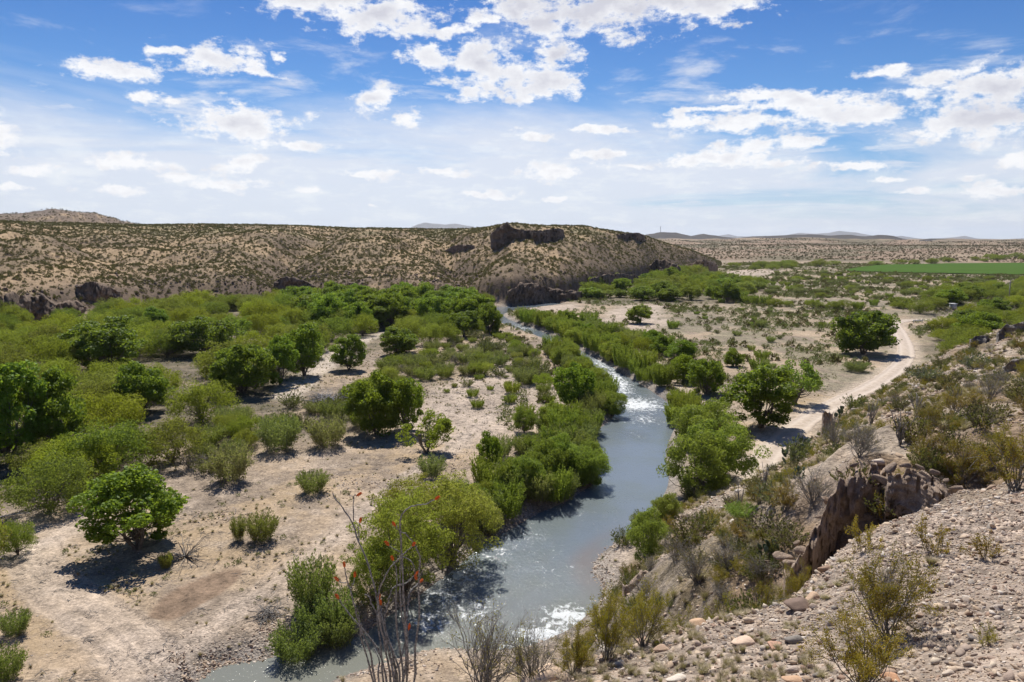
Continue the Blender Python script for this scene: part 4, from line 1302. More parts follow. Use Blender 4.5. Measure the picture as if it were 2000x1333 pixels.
def darts(poly, spacing, nmax, seed, taken=None, jit=0.7, avoid=True):
    """blue-noise-ish points in a world polygon"""
    rg = np.random.default_rng(seed)
    x0, y0 = poly.min(0)
    x1, y1 = poly.max(0)
    st = spacing
    gx, gy = np.meshgrid(np.arange(x0, x1, st), np.arange(y0, y1, st))
    X = (gx + rg.uniform(-.5, .5, gx.shape) * st * jit * 1.4).ravel()
    Y = (gy + rg.uniform(-.5, .5, gy.shape) * st * jit * 1.4).ravel()
    k = sd_poly(X, Y, poly) < 0
    X, Y = X[k], Y[k]
    if avoid and len(X):
        k = np.ones(len(X), bool)
        for (tx, ty, tr) in TAKEN:
            k &= np.hypot(X - tx, Y - ty) > tr + spacing * 0.15
        k &= sd_poly(X, Y, RIVER) > 0.6
        k &= sd_line(X, Y, ROAD) > 3.4
        X, Y = X[k], Y[k]
    o = rg.permutation(len(X))[:nmax]
    X, Y = X[o], Y[o]
    return np.stack([X, Y, ground_h(X, Y)], -1) if len(X) else np.zeros((0, 3))


COUNT = {}


def y_mesa(p):
    return mesa(np.array([p[0]]), np.array([p[1]]))[0]


def fill(poly, spacing, nmax, seed, kinds, wr, hr, label, cat, name, group, tints, avoid=True, avoidline=None):
    pts = darts(poly, spacing, nmax, seed, avoid=avoid)
    if avoidline is not None and len(pts):
        pts = pts[sd_line(pts[:, 0], pts[:, 1], avoidline) > 3.0]
    for p in pts:
        w = random.uniform(*wr)
        if avoid and y_mesa(p) > 1.2:
            continue
        if avoid and sd_line(p[:1], p[1:2], ROAD)[0] < w * 0.5 + 2.2:
            continue
        t = random.choice(tints)
        b = random.uniform(0.85, 1.15)
        plant(random.choice(kinds), p, w, w * random.uniform(*hr), label, cat, name, group, tuple(c * b for c in t))
    COUNT[group] = len(pts)
    return pts


LANE = PATH2
fill(THICKET, 9.2, 200, 31, ['mesquite'] * 4, (8.5, 12.5), (0.52, 0.70), 'one of the yellow green mesquites crowding the left valley floor', 'tree', 'mesquite_tree', 'mesquites of the left thicket',
     [(0.9, 0.95, 0.8), (1.1, 1.1, 0.6), (0.85, 0.85, 1.2), (0.72, 0.62, 0.9), (1.0, 1.05, 0.8), (0.5, 0.66, 0.7)], avoidline=LANE)
BACKROW = world_poly([(590, 600), (700, 603), (800, 600), (900, 606), (960, 625), (955, 645), (900, 640), (800, 648), (700, 650), (600, 640), (570, 615)])
fill(BACKROW, 9.0, 60, 32, ['cottonwood', 'cottonwood', 'tall_cottonwood'], (9, 13), (0.75, 0.95), 'one of the green trees in the row before the foot of the hill', 'tree', 'green_tree', 'row of green trees before the hill',
     [(0.85, 0.95, 1), (1.0, 1.02, 1.1), (0.7, 0.82, 1)], avoidline=LANE)
ROW2 = world_poly([(720, 690), (770, 672), (860, 660), (940, 655), (950, 668), (860, 680), (780, 695), (740, 710)])
fill(ROW2, 8.0, 26, 33, ['cottonwood', 'tall_cottonwood', 'mesquite'], (6, 9), (0.7, 0.95), 'one of the middle trees between the sand lane and the river', 'tree', 'green_tree', 'middle trees right of the sand lane', [(0.85, 0.95, 1), (0.95, 1, 1.1)])
fill(MIDWOOD, 4.6, 190, 34, ['tamarisk', 'tamarisk', 'scrub', 'mesquite'], (2.6, 5.6), (0.5, 0.75), 'one of the dusty grey green bushes on the gravel between thicket and river', 'bush', 'tamarisk_bush', 'dusty bushes between thicket and river',
     [(0.95, 1, 1), (1.15, 1.08, 1.2), (0.8, 0.92, 0.8), (0.9, 1.05, 0.6)], avoidline=LANE)
fill(BELT, 9.5, 80, 35, ['cottonwood', 'mesquite', 'mesquite', 'big_willow'], (8, 13), (0.45, 0.8), 'one of the trees of the green belt beneath the right end of the hill', 'tree', 'belt_tree', 'trees of the belt under the hill',
     [(0.75, 0.85, 1), (1.0, 1.05, 0.9), (1.0, 0.98, 1.1), (0.65, 0.78, .9)])
fill(RTHICK, 9.0, 100, 36, ['mesquite'] * 5 + ['cottonwood'], (8, 12), (0.42, 0.62), 'one of the mesquites in the green belt right of the dirt road', 'tree', 'mesquite_tree', 'mesquites right of the road',
     [(0.95, 1.02, 0.8), (1.1, 1.1, 0.7), (0.75, 0.8, 1.0), (0.7, 0.72, .9)])


def strip(px, width, spacing, n, seed, kinds, wr, hr, label, group, tints, name='willow_shrub', side=0.0, z=0.0):
    line = smooth_line([on_plane(u, v, z) for u, v in px], 6)
    rg = np.random.default_rng(seed)
    seg = np.hypot(*np.diff(line, axis=0).T)
    cum = np.concatenate([[0], np.cumsum(seg)])
    k = 0
    for s in np.arange(0, cum[-1], spacing):
        for lane in np.arange(-width / 2, width / 2 + 0.01, spacing):
            q = s + rg.uniform(-.4, .4) * spacing
            x, y = np.interp(q, cum, line[:, 0]), np.interp(q, cum, line[:, 1])
            x += rg.normal() * 0.3 * spacing * 0.6 + lane * 0.9
            y += rg.normal() * 0.3 * spacing
            if sd_poly(np.array([x]), np.array([y]), RIVER)[0] < 0.35:
                continue
            if side == 0.0 and any(math.hypot(x - q_[0], y - q_[1]) < q_[2] * 0.7 for q_ in TAKEN[:7]):
                continue
            if mesa(np.array([x]), np.array([y]))[0] > 0.8:
                continue
            w = random.uniform(*wr)
            t = random.choice(tints)
            p = (x, y, ground_h(np.array([x]), np.array([y]))[0])
            plant(random.choice(kinds), p, w, w * random.uniform(*hr), label, 'shrub', name, group, t)
            k += 1
            if k >= n:
                break
        if k >= n:
            break
    COUNT[group] = COUNT.get(group, 0) + k


strip([(1060, 634), (1100, 650), (1150, 682), (1205, 712), (1240, 735), (1290, 760)], 3.2, 2.6, 90, 41, ['willow', 'willow', 'big_willow'], (3.2, 4.8), (0.7, 1.15), 'one of the willow shrubs in the dense hedge on the right bank above the rapids', 'willow hedge on the right bank',
      [(1.05, 1.05, 0.85), (0.9, 0.98, 0.85), (1.2, 1.15, 0.9)])
strip([(1320, 775), (1345, 800), (1370, 825), (1400, 850), (1330, 812), (1312, 812)], 2.4, 2.8, 50, 42, ['willow'], (3.2, 4.6), (0.75, 1.0), 'one of the low willow shrubs on the right bank just below the rapids', 'low willows below the rapids', [(1.2, 1.15, 0.8), (1.0, 1.05, .8)])
strip([(1045, 680), (1075, 690), (1100, 702), (1130, 730), (1160, 760), (1182, 800), (1170, 830), (1150, 850)], 3.6, 2.6, 90, 43, ['willow', 'big_willow', 'tamarisk'], (2.8, 4.8), (0.8, 1.1), 'one of the willow shrubs along the left bank beside the rapids', 'willows on the left bank by the rapids',
      [(1.1, 1.08, 0.85), (0.95, 1.0, 0.9), (0.8, 0.9, .9)])
strip([(1060, 845), (1110, 850), (1140, 880), (1150, 920), (1080, 950), (1020, 975), (960, 1010), (900, 1040)], 5.5, 2.4, 110, 44, ['willow', 'big_willow', 'willow', 'tamarisk'], (2.6, 5.0), (0.75, 1.1), 'one of the dense green willows on the left bank at the river bend', 'dense willows at the river bend',
      [(0.8, 0.95, 0.85), (0.95, 1.05, 0.9), (0.72, 0.88, .8), (1.15, 1.12, .9)])
strip([(1010, 895), (1060, 880), (1100, 905), (1040, 930)], 4.0, 3.0, 20, 45, ['willow', 'tamarisk'], (3.4, 4.8), (0.6, 0.8), 'one of the rounded thickets behind the river bend on the left bank', 'rounded thickets behind the bend', [(0.75, 0.9, 0.8), (0.9, 1.0, .85)])
strip([(1050, 590), (1120, 576), (1180, 565)], 5, 5.5, 20, 46, ['willow', 'mesquite'], (4, 6.5), (0.5, 0.8), 'one of the bushes along the water at the foot of the dark cliffs', 'bushes at the cliff foot by the water', [(1.0, 1.05, 0.8), (0.8, .9, .8)])
strip([(1000, 625), (1080, 632), (1160, 650), (1230, 672), (1250, 690)], 14, 5.5, 70, 47, ['willow', 'tamarisk', 'mesquite', 'cottonwood'], (3.5, 6), (0.6, 0.95), 'one of the mixed bushes on the sand behind the right bank hedge', 'mixed bushes behind the hedge', [(0.85, 1.0, 0.8), (1.1, 1.1, .8), (.75, .85, .9)])
strip([(1440, 588), (1520, 600), (1600, 606), (1700, 610), (1790, 606)], 3, 7.0, 34, 48, ['mesquite', 'willow'], (6, 9), (0.38, 0.5), 'one of the low trees in the line crossing the plain towards the road end', 'tree line across the plain', [(0.8, 0.9, 0.9), (0.95, 1.0, .8), (.7, .75, .8)])
strip([(620, 1225), (660, 1230), (700, 1205)], 2.0, 2.2, 12, 49, ['tamarisk'], (2.6, 3.6), (0.8, 1.2), 'one of the green bushes packed on the near left bank beneath the feathery trees', 'bushes packed on the near left bank', [(0.75, 1.0, 0.75)])
strip([(1235, 1075), (1300, 1000), (1345, 990), (1390, 985)], 1.5, 2.6, 16, 50, ['tamarisk', 'scrub'], (1.8, 3.0), (0.6, 0.8), 'one of the low bushes at the foot of the near slope above the water', 'low bushes at the foot of the near slope', [(0.9, 1.0, .8)])

strip([(960, 652), (1000, 668), (1035, 684)], 3, 2.8, 14, 51, ['willow'], (1.8, 2.4), (0.5, 0.65), 'one of the low willows on the left bank at the far bend', 'low willows at the far bend', [(1.1, 1.08, 0.85)], side=1.0)
fill(MIDWOOD, 11, 34, 52, ['bare_shrub'], (2.4, 4.0), (0.55, 0.75), 'one of the leafless grey brush clumps between thicket and river', 'shrub', 'bare_shrub', 'leafless brush between thicket and river', [(1, 1, 1)])
# ------------------------------------------------------------------ scatter of uncountable things by geometry nodes
def scatter(name, P, R, S, IDX, templates, label, kind='stuff'):
    coll = bpy.data.collections.new(name + '_shapes')
    for k, me in enumerate(templates):
        o = bpy.data.objects.new('%s_shape_%02d' % (name, k), me)
        coll.objects.link(o)
    me = make_mesh(name, P, [], attrs={'rot': ('FLOAT_VECTOR', R), 'scl': ('FLOAT_VECTOR', S), 'pick': ('INT', IDX)})
    ob = link(name, me, kind=kind, label=label)
    ng = bpy.data.node_groups.new(name + '_scatter', 'GeometryNodeTree')
    ng.interface.new_socket('Geometry', in_out='INPUT', socket_type='NodeSocketGeometry')
    ng.interface.new_socket('Geometry', in_out='OUTPUT', socket_type='NodeSocketGeometry')
    gi, go = ng.nodes.new('NodeGroupInput'), ng.nodes.new('NodeGroupOutput')
    iop = ng.nodes.new('GeometryNodeInstanceOnPoints')
    ci = ng.nodes.new('GeometryNodeCollectionInfo')
    ci.inputs['Collection'].default_value = coll
    ci.inputs['Separate Children'].default_value = True
    ci.inputs['Reset Children'].default_value = True

    def attr(nm, typ):
        a = ng.nodes.new('GeometryNodeInputNamedAttribute')
        a.data_type = typ
        a.inputs[0].default_value = nm
        return next(s for s in a.outputs if s.enabled and s.name == 'Attribute')
    L = ng.links.new
    L(gi.outputs[0], iop.inputs['Points'])
    L(ci.outputs[0], iop.inputs['Instance'])
    iop.inputs['Pick Instance'].default_value = True
    L(attr('pick', 'INT'), iop.inputs['Instance Index'])
    e2r = ng.nodes.new('FunctionNodeEulerToRotation')
    L(attr('rot', 'FLOAT_VECTOR'), e2r.inputs[0])
    L(e2r.outputs[0], iop.inputs['Rotation'])
    L(attr('scl', 'FLOAT_VECTOR'), iop.inputs['Scale'])
    L(iop.outputs[0], go.inputs[0])
    md = ob.modifiers.new('scatter', 'NODES')
    md.node_group = ng
    return ob


def scatter_upright(name, P, smin, smax, templates, label, seed, tilt=0.1, flat=1.0, power=1.0):
    rg = np.random.default_rng(seed)
    n = len(P)
    s = smin + (smax - smin) * rg.random(n) ** power
    S = np.stack([s, s, s * flat * rg.uniform(0.75, 1.25, n)], -1)
    R = np.stack([rg.normal(size=n) * tilt, rg.normal(size=n) * tilt, rg.uniform(0, 6.28, n)], -1)
    return scatter(name, P, R, S, rg.integers(0, len(templates), n), templates, label)


def annulus_points(n, a0, a1, r0, r1, seed, power=0.5):
    rg = np.random.default_rng(seed)
    az = rg.uniform(a0, a1, n)
    r = (r0 ** (1 / power) + (r1 ** (1 / power) - r0 ** (1 / power)) * rg.random(n)) ** power
    return r * np.sin(az), r * np.cos(az)


def low_shrub(seed, n=46, W=1.0, H=0.6, size=0.30, mat=None, asp=0.5):
    rg = np.random.default_rng(seed)
    d = rg.normal(size=(n, 3))
    d /= np.linalg.norm(d, axis=1, keepdims=True)
    d[:, 2] = np.abs(d[:, 2])
    rr = rg.uniform(.35, 1, n) ** .6
    P = d * rr[:, None] * np.array([W / 2, W / 2, H])
    D = d + rg.normal(size=(n, 3)) * .5 + np.array([0, 0, .5])
    return foliage_mesh('low_shrub', P, D, size, size * asp, rg.random(n), mat or ML_SCRUB, rg)


ML_HILL = mat_leaf('hill_scrub_leaf', (0.088, 0.064, 0.038), (0.185, 0.138, 0.080), 0.15, 0.05)
ML_HERB = mat_leaf('grey_green_herb', (0.085, 0.10, 0.045), (0.19, 0.205, 0.10), 0.25, 0.1)
HILLSH = [low_shrub(800 + i, 60, mat=ML_HILL, size=0.28) for i in range(5)]
HERB = [low_shrub(820 + i, 70, W=0.9, H=0.55, size=0.2, mat=ML_HERB, asp=0.35) for i in range(5)]
ML_FAR = mat_leaf('far_scrub_leaf', (0.085, 0.062, 0.040), (0.150, 0.115, 0.070), 0.1, 0.0)
FARSH = [low_shrub(840 + i, 40, mat=ML_FAR, size=0.3) for i in range(4)]
SCR = [m for m, s in PROTO['scrub']]
CR = [m for m, s in PROTO['creosote']] + [m for m, s in PROTO['young_creosote']]


def mesa_shrubs():
    X, Y = annulus_points(150000, -0.66, 0.31, 200, 900, 61)
    ms = mesa(X, Y)
    v = ms > 0.9
    X, Y = X[v], Y[v]
    dn = fbm(X / 30, Y / 30, 4, 62)
    rg = np.random.default_rng(63)
    r = np.hypot(X, Y)
    k = rg.random(len(X)) < np.clip((dn - 0.05) * 2.0, 0.5, 1)
    X, Y = X[k], Y[k]
    z = ground_h(X, Y)
    k = z > 0.5
    X, Y, z = X[k], Y[k], z[k]
    P = np.stack([X, Y, z - 0.05], -1)
    o = np.argsort(np.hypot(X, Y))
    P = P[o]
    scatter_upright('hillside_scrub', P, 0.6, 2.0, HILLSH, 'countless dark desert shrubs dotting the tan hill', 64, power=2.0)
    COUNT['hillside_scrub'] = len(P)
    # far hills to the right and behind
    X, Y = annulus_points(30000, -0.66, 0.66, 880, 2200, 65, 0.6)
    z = ground_h(X, Y)
    k = (z > 0.8)
    P = np.stack([X, Y, z], -1)[k]
    scatter_upright('distant_scrub', P, 1.4, 3.4, FARSH, 'countless shrubs on the far brown hills', 67)


def plain_cover():
    # herbs and small shrubs of the plain, right of the river
    X, Y = annulus_points(80000, -0.02, 0.66, 95, 860, 71, 0.62)
    n = fbm(X / 16, Y / 22, 4, 72) + 0.04
    n2 = fbm(X / 60, Y / 60, 3, 73)
    rg = np.random.default_rng(74)
    keep = rg.random(len(X)) < np.clip((n - 0.36) * 3.2 + (n2 - 0.5) * 1.2, 0.03, 1)
    for S in SANDS[:4]:
        keep &= (sd_poly(X, Y, S) > 0) | (rg.random(len(X)) < 0.08)
    keep &= (mesa(X, Y) < 0.3) & (hillside(X, Y) < -0.4)
    X, Y = X[keep], Y[keep]
    k = (sd_poly(X, Y, RIVER) > 2) & (sd_line(X, Y, ROAD) > 3.2) & (sd_poly(X, Y, smooth_line(FIELD, 3, True)) > 2)
    X, Y = X[k], Y[k]
    z = ground_h(X, Y)
    P = np.stack([X, Y, z - 0.03], -1)
    scatter_upright('plain_scrub', P, 0.8, 2.6, HERB + HILLSH[:1], 'grey green low growth covering the sandy plain', 75, power=2.0)
    COUNT['plain_scrub'] = len(P)
    # sparse weeds and dead grass on the near flats
    X, Y = annulus_points(30000, -0.70, 0.42, 38, 190, 76, 0.6)
    n = fbm(X / 7, Y / 7, 4, 77)
    keep = rg.random(len(X)) < np.clip((n - 0.42) * 3.0, 0.03, 1)
    keep &= (sd_poly(X, Y, RIVER) > 0.8) & (sd_line(X, Y, ROAD) > 2.6) & (hillside(X, Y) < -0.3) & (mesa(X, Y) < .3) & (sd_poly(X, Y, DIRTPATCH) > 0.4)
    for T in TRACKS[:3]:
        keep &= sd_line(X, Y, T) > 1.0
    P = np.stack([X, Y, ground_h(X, Y)], -1)[keep]
    k = rg.random(len(P)) < 0.30
    scatter_upright('flat_weeds', P[k], 0.25, 0.75, HERB, 'small green weeds on the sand flats', 78, power=2.0)
    scatter_upright('flat_dry_grass', P[~k], 0.5, 1.1, GRASS, 'straw coloured dead grass tufts on the sand flats', 79, flat=0.7)
    # larger shrubs on the plain: individuals
    poly = world_poly([(1190, 690), (1270, 620), (1450, 560), (1500, 545), (1900, 545), (1750, 605), (1640, 640), (1620, 720), (1540, 735), (1420, 800), (1330, 740)])
    for sp, nm, sd_, wr, lab, grp in ((7.5, 150, 81, (1.8, 4.2), 'one of the scattered grey green shrubs on the plain right of the river', 'shrubs on the plain right of the river'),):
        fill(poly, sp, nm, sd_, ['scrub', 'scrub', 'tamarisk', 'willow'], wr, (0.45, 0.75), lab, 'shrub', 'plain_shrub', grp, [(1.0, 1.1, 1.0), (0.9, 1.1, 0.8), (1.3, 1.25, 1.3)])
    poly = world_poly([(1450, 545), (1560, 530), (1700, 540), (1980, 545), (1980, 560), (1800, 590), (1560, 590)])
    fill(poly, 15, 70, 82, ['mesquite', 'tamarisk'], (4, 8), (0.4, 0.55), 'one of the dark shrubs strewn over the far plain below the field', 'shrub', 'plain_shrub', 'shrubs on the far plain below the field', [(0.75, 0.85, 0.9), (0.9, 1.0, 1.0), (.7, .7, .9)])
    poly = world_poly([(870, 760), (960, 720), (1010, 680), (1080, 735), (1085, 790), (960, 830), (900, 800)])
    fill(poly, 5.5, 36, 83, ['scrub', 'tamarisk', 'willow'], (1.2, 3.2), (0.45, 0.7), 'one of the small bushes on the gravel bar left of the river', 'shrub', 'gravel_bar_bush', 'small bushes on the gravel bar', [(1.0, 1.1, 0.7), (1.3, 1.25, .8)])
    poly = world_poly([(1420, 523), (1560, 519), (1700, 517), (2000, 508), (2300, 505), (2300, 511), (2000, 513), (1700, 520), (1600, 524), (1500, 530)])
    fill(poly, 24, 70, 84, ['mesquite'], (10, 18), (0.35, 0.45), 'one of the trees in the thin line behind the green field', 'tree', 'far_tree', 'tree line behind the field', [(0.8, 0.85, 1.0), (.6, .7, .9)])
    poly = world_poly([(380, 605), (520, 592), (700, 590), (900, 594), (980, 600), (960, 606), (800, 598), (600, 600), (450, 612), (380, 615)])
    fill(poly, 7.5, 70, 85, ['mesquite', 'tamarisk'], (6, 9.5), (0.5, 0.65), 'one of the dusky olive bushes along the foot of the hill', 'shrub', 'foot_bush', 'dusky bushes at the foot of the hill', [(0.55, 0.5, 0.8), (0.65, 0.62, 0.9)], avoid=False)


mesa_shrubs()
plain_cover()


# ------------------------------------------------------------------ stones
def stone_mesh(seed, sub=2, flat=0.6, jag=0.25, mat=None, nm='stone', cut=(0.24, 0.42)):
    rg = np.random.default_rng(seed)
    import bmesh
    bm = bmesh.new()
    bmesh.ops.create_icosphere(bm, subdivisions=sub, radius=0.5)
    V = np.array([v.co[:] for v in bm.verts])
    F = np.array([[v.index for v in f.verts] for f in bm.faces])
    bm.free()
    # cut by random planes for a chipped look
    for k in range(rg.integers(4, 8) if jag < 0.3 else rg.integers(7, 12)):
        d = rg.normal(size=3)
        d /= np.linalg.norm(d)
        h = rg.uniform(*cut) if jag < 0.3 else rg.uniform(cut[0] * 0.7, cut[1] * 0.85)
        s = V @ d
        V = V - np.maximum(s - h, 0)[:, None] * d * (1 - jag * 0.08)
    V = V * (1 + (rg.random((len(V), 1)) - .5) * 0.12 * jag)
    V = V * np.array([1.0, rg.uniform(0.6, 0.9), flat * rg.uniform(0.8, 1.2)])
    return make_mesh(nm, V, F, jag < 0.3, mat=mat)


def mat_stone():
    m, N = mat_new('desert_stone')
    oi = N.n('ShaderNodeObjectInfo')
    tc = N.n('ShaderNodeTexCoord').outputs['Object']
    n1 = N.noise(tc, 3.0, 6, 0.7)
    n2 = N.noise(tc, 14.0, 4, 0.7)
    cr = N.n('ShaderNodeValToRGB', {0: oi.outputs['Random']})
    e = cr.color_ramp.elements
    cols = [(0.0, (0.37, 0.27, 0.185)), (0.2, (0.50, 0.39, 0.28)), (0.36, (0.27, 0.175, 0.125)), (0.5, (0.56, 0.46, 0.345)), (0.62, (0.21, 0.185, 0.165)), (0.74, (0.39, 0.285, 0.215)), (0.86, (0.58, 0.51, 0.43)), (1.0, (0.29, 0.22, 0.17))]
    e[0].position, e[0].color = cols[0][0], (*cols[0][1], 1)
    e[1].position, e[1].color = cols[-1][0], (*cols[-1][1], 1)
    for p, c in cols[1:-1]:
        x = e.new(p)
        x.color = (*c, 1)
    c = N.mix(1.0, cr.outputs[0], oi.outputs['Color'], 'MULTIPLY')
    k = N.n('ShaderNodeMapRange', {0: N.m('ADD', N.m('MULTIPLY', n1, .7), N.m('MULTIPLY', n2, .4)), 1: 0.35, 2: 0.8, 3: 0.80, 4: 1.38}).outputs[0]
    c2 = N.vm('SCALE', c, None)
    N.t.links.new(k, c2.node.inputs['Scale'])
    b = N.n('ShaderNodeBump', {'Strength': 0.35, 'Distance': 0.04, 'Height': N.m('ADD', n1, N.m('MULTIPLY', n2, 0.5))})
    bs = N.n('ShaderNodeBsdfPrincipled', {'Base Color': c2, 'Roughness': 0.85, 'Normal': b.outputs[0]})
    bs.inputs['Specular IOR Level'].default_value = 0.25
    N.n('ShaderNodeOutputMaterial', {'Surface': bs.outputs[0]})
    return m


M_STONE = mat_stone()
STONES = [stone_mesh(900 + i, 2, 0.45, 0.15, M_STONE) for i in range(3)] + [stone_mesh(920 + i, 2, 0.40, 1.0, M_STONE) for i in range(5)] + [stone_mesh(940 + i, 1, 0.42, 1.0, M_STONE) for i in range(6)]


def stone_set(name, X, Y, s, label, seed, embed=0.14, tilt=0.5, pal=None):
    rg = np.random.default_rng(seed)
    n = len(X)
    z = ground_h(X, Y)
    S = np.stack([s, s, s], -1) * rg.uniform(0.8, 1.2, (n, 3))
    R = np.stack([rg.normal(size=n) * tilt, rg.normal(size=n) * tilt, rg.uniform(0, 6.28, n)], -1)
    P = np.stack([X, Y, z + s * embed * rg.uniform(-0.6, 1.3, n)], -1)
    scatter(name, P, R, S, rg.integers(0, len(STONES), n), STONES, label)
    COUNT[name] = n


def near_stones():
    rg = np.random.default_rng(90)
    n = 62000
    u = rg.uniform(-0.10, 0.86, n)
    y = 4.2 + (19.5 - 4.2) * rg.random(n) ** 0.72
    x = u * y
    k = (y < np.interp(u, [-0.10, 0.02, 0.25, 0.40, 0.50, 0.86], [10.5, 11.6, 13.3, 14.2, 19.5, 19.5])) & (x > -0.4)
    x, y = x[k], y[k]
    size = 0.024 + 0.050 * rg.random(len(x)) ** 2.0 + 0.16 * rg.random(len(x)) ** 16
    # rows of dry grass keep some patches clear of stones
    g = fbm(x / 1.3, y / 1.3, 3, 91)
    clear = (x / y < 0.42) & (rg.random(len(x)) < sst(g, 0.5, 0.65) * 0.45)
    x, y, size = x[~clear], y[~clear], size[~clear]
    # the largest by their size in the photograph are individuals
    vis = size / y
    o = np.argsort(-vis)
    ind, rest = o[:290], o[290:]
    stone_set('loose_stones', x[rest], y[rest], size[rest], 'countless small pale stones littering the near slope', 92)
    z = ground_h(x[ind], y[ind])
    for i, zz in zip(ind, z):
        o_ = bpy.data.objects.new('stone', STONES[rg.integers(len(STONES))])
        COL.objects.link(o_)
        s = float(size[i])
        o_.location = (float(x[i]), float(y[i]), float(zz + s * 0.13))
        o_.rotation_euler = (rg.normal() * .3, rg.normal() * .3, rg.uniform(0, 6.28))
        o_.scale = (s * rg.uniform(.9, 1.3), s, s)
        o_['label'] = 'one of the larger loose pale cobbles among the gravel of the near slope'
        o_['category'] = 'stone'
        o_['group'] = 'larger cobbles on the near slope'
    # grass tufts of the near slope
    xx = rg.uniform(0.0, 0.50, 700)
    yy = rg.uniform(8.0, 14, 700)
    X = xx * yy
    g = fbm(X / 1.3, yy / 1.3, 3, 91)
    k = (g > 0.50) & (yy < np.interp(xx, [-0.10, 0.02, 0.25, 0.40, 0.50], [10.5, 11.9, 13.5, 14.2, 14.5]))
    X, yy = X[k], yy[k]
    scatter_upright('near_dry_grass', np.stack([X, yy, ground_h(X, yy)], -1), 0.15, 0.42, GRASS, 'short dead grass between the near stones', 93, flat=0.8)


def hill_stones():
    rg = np.random.default_rng(94)
    X, Y = annulus_points(60000, 0.02, 0.80, 16, 125, 95, 0.62)
    hs = hillside(X, Y)
    k = (hs > 0.3) & (sd_poly(X, Y, RIVER) > 1)
    k &= rg.random(len(X)) < np.clip((fbm(X / 3, Y / 5, 4, 96) - 0.38) * 4, 0.08, 1)
    X, Y = X[k], Y[k]
    s = (0.08 + 0.20 * rg.random(len(X)) ** 2 + 0.45 * rg.random(len(X)) ** 14) * np.clip(np.hypot(X, Y) / 45, 0.6, 1.6)
    stone_set('slope_rubble', X, Y, s, 'broken grey rubble all over the middle slope', 97, embed=0.05, tilt=0.3)
    # cobble bars
    X, Y = [], []
    for (u, v, ru, rv, n) in ((440, 1290, 90, 22, 1500), (560, 1230, 60, 14, 500), (1110, 960, 40, 10, 400), (1160, 1130, 22, 16, 500), (980, 780, 90, 30, 1500), (880, 900, 40, 20, 500), (700, 950, 90, 24, 800), (420, 1010, 60, 12, 300), (760, 1300, 80, 20, 500), (1060, 590, 60, 4, 200)):
        c = on_plane(u, v, 0)
        ex = on_plane(u + ru, v, 0)[0] - c[0]
        ey = (on_plane(u, v - rv, 0)[1] - on_plane(u, v + rv, 0)[1]) / 2
        X.append(c[0] + rg.normal(size=n) * ex * .6)
        Y.append(c[1] + rg.normal(size=n) * ey * .6)
    X, Y = np.concatenate(X), np.concatenate(Y)
    k = sd_poly(X, Y, RIVER) > 0.1
    X, Y = X[k], Y[k]
    s = 0.10 + 0.22 * rg.random(len(X)) ** 2.5
    stone_set('river_cobbles', X, Y, s, 'grey cobbles strewn on the gravel bars', 98, embed=0.1)
    # cobbles right along the water line on the near left bank
    n = 5000
    seg = RIVER[(RIVER[:, 1] < 75)]
    q = seg[rg.integers(0, len(seg), n)] + rg.normal(size=(n, 2)) * 1.3
    sdv = sd_poly(q[:, 0], q[:, 1], RIVER)
    q = q[(sdv > -0.2) & (sdv < 1.9)]
    stone_set('bank_cobbles', q[:, 0], q[:, 1], 0.10 + 0.26 * rg.random(len(q)) ** 2, 'grey cobbles lining the water edge', 99, embed=0.08)


near_stones()
hill_stones()

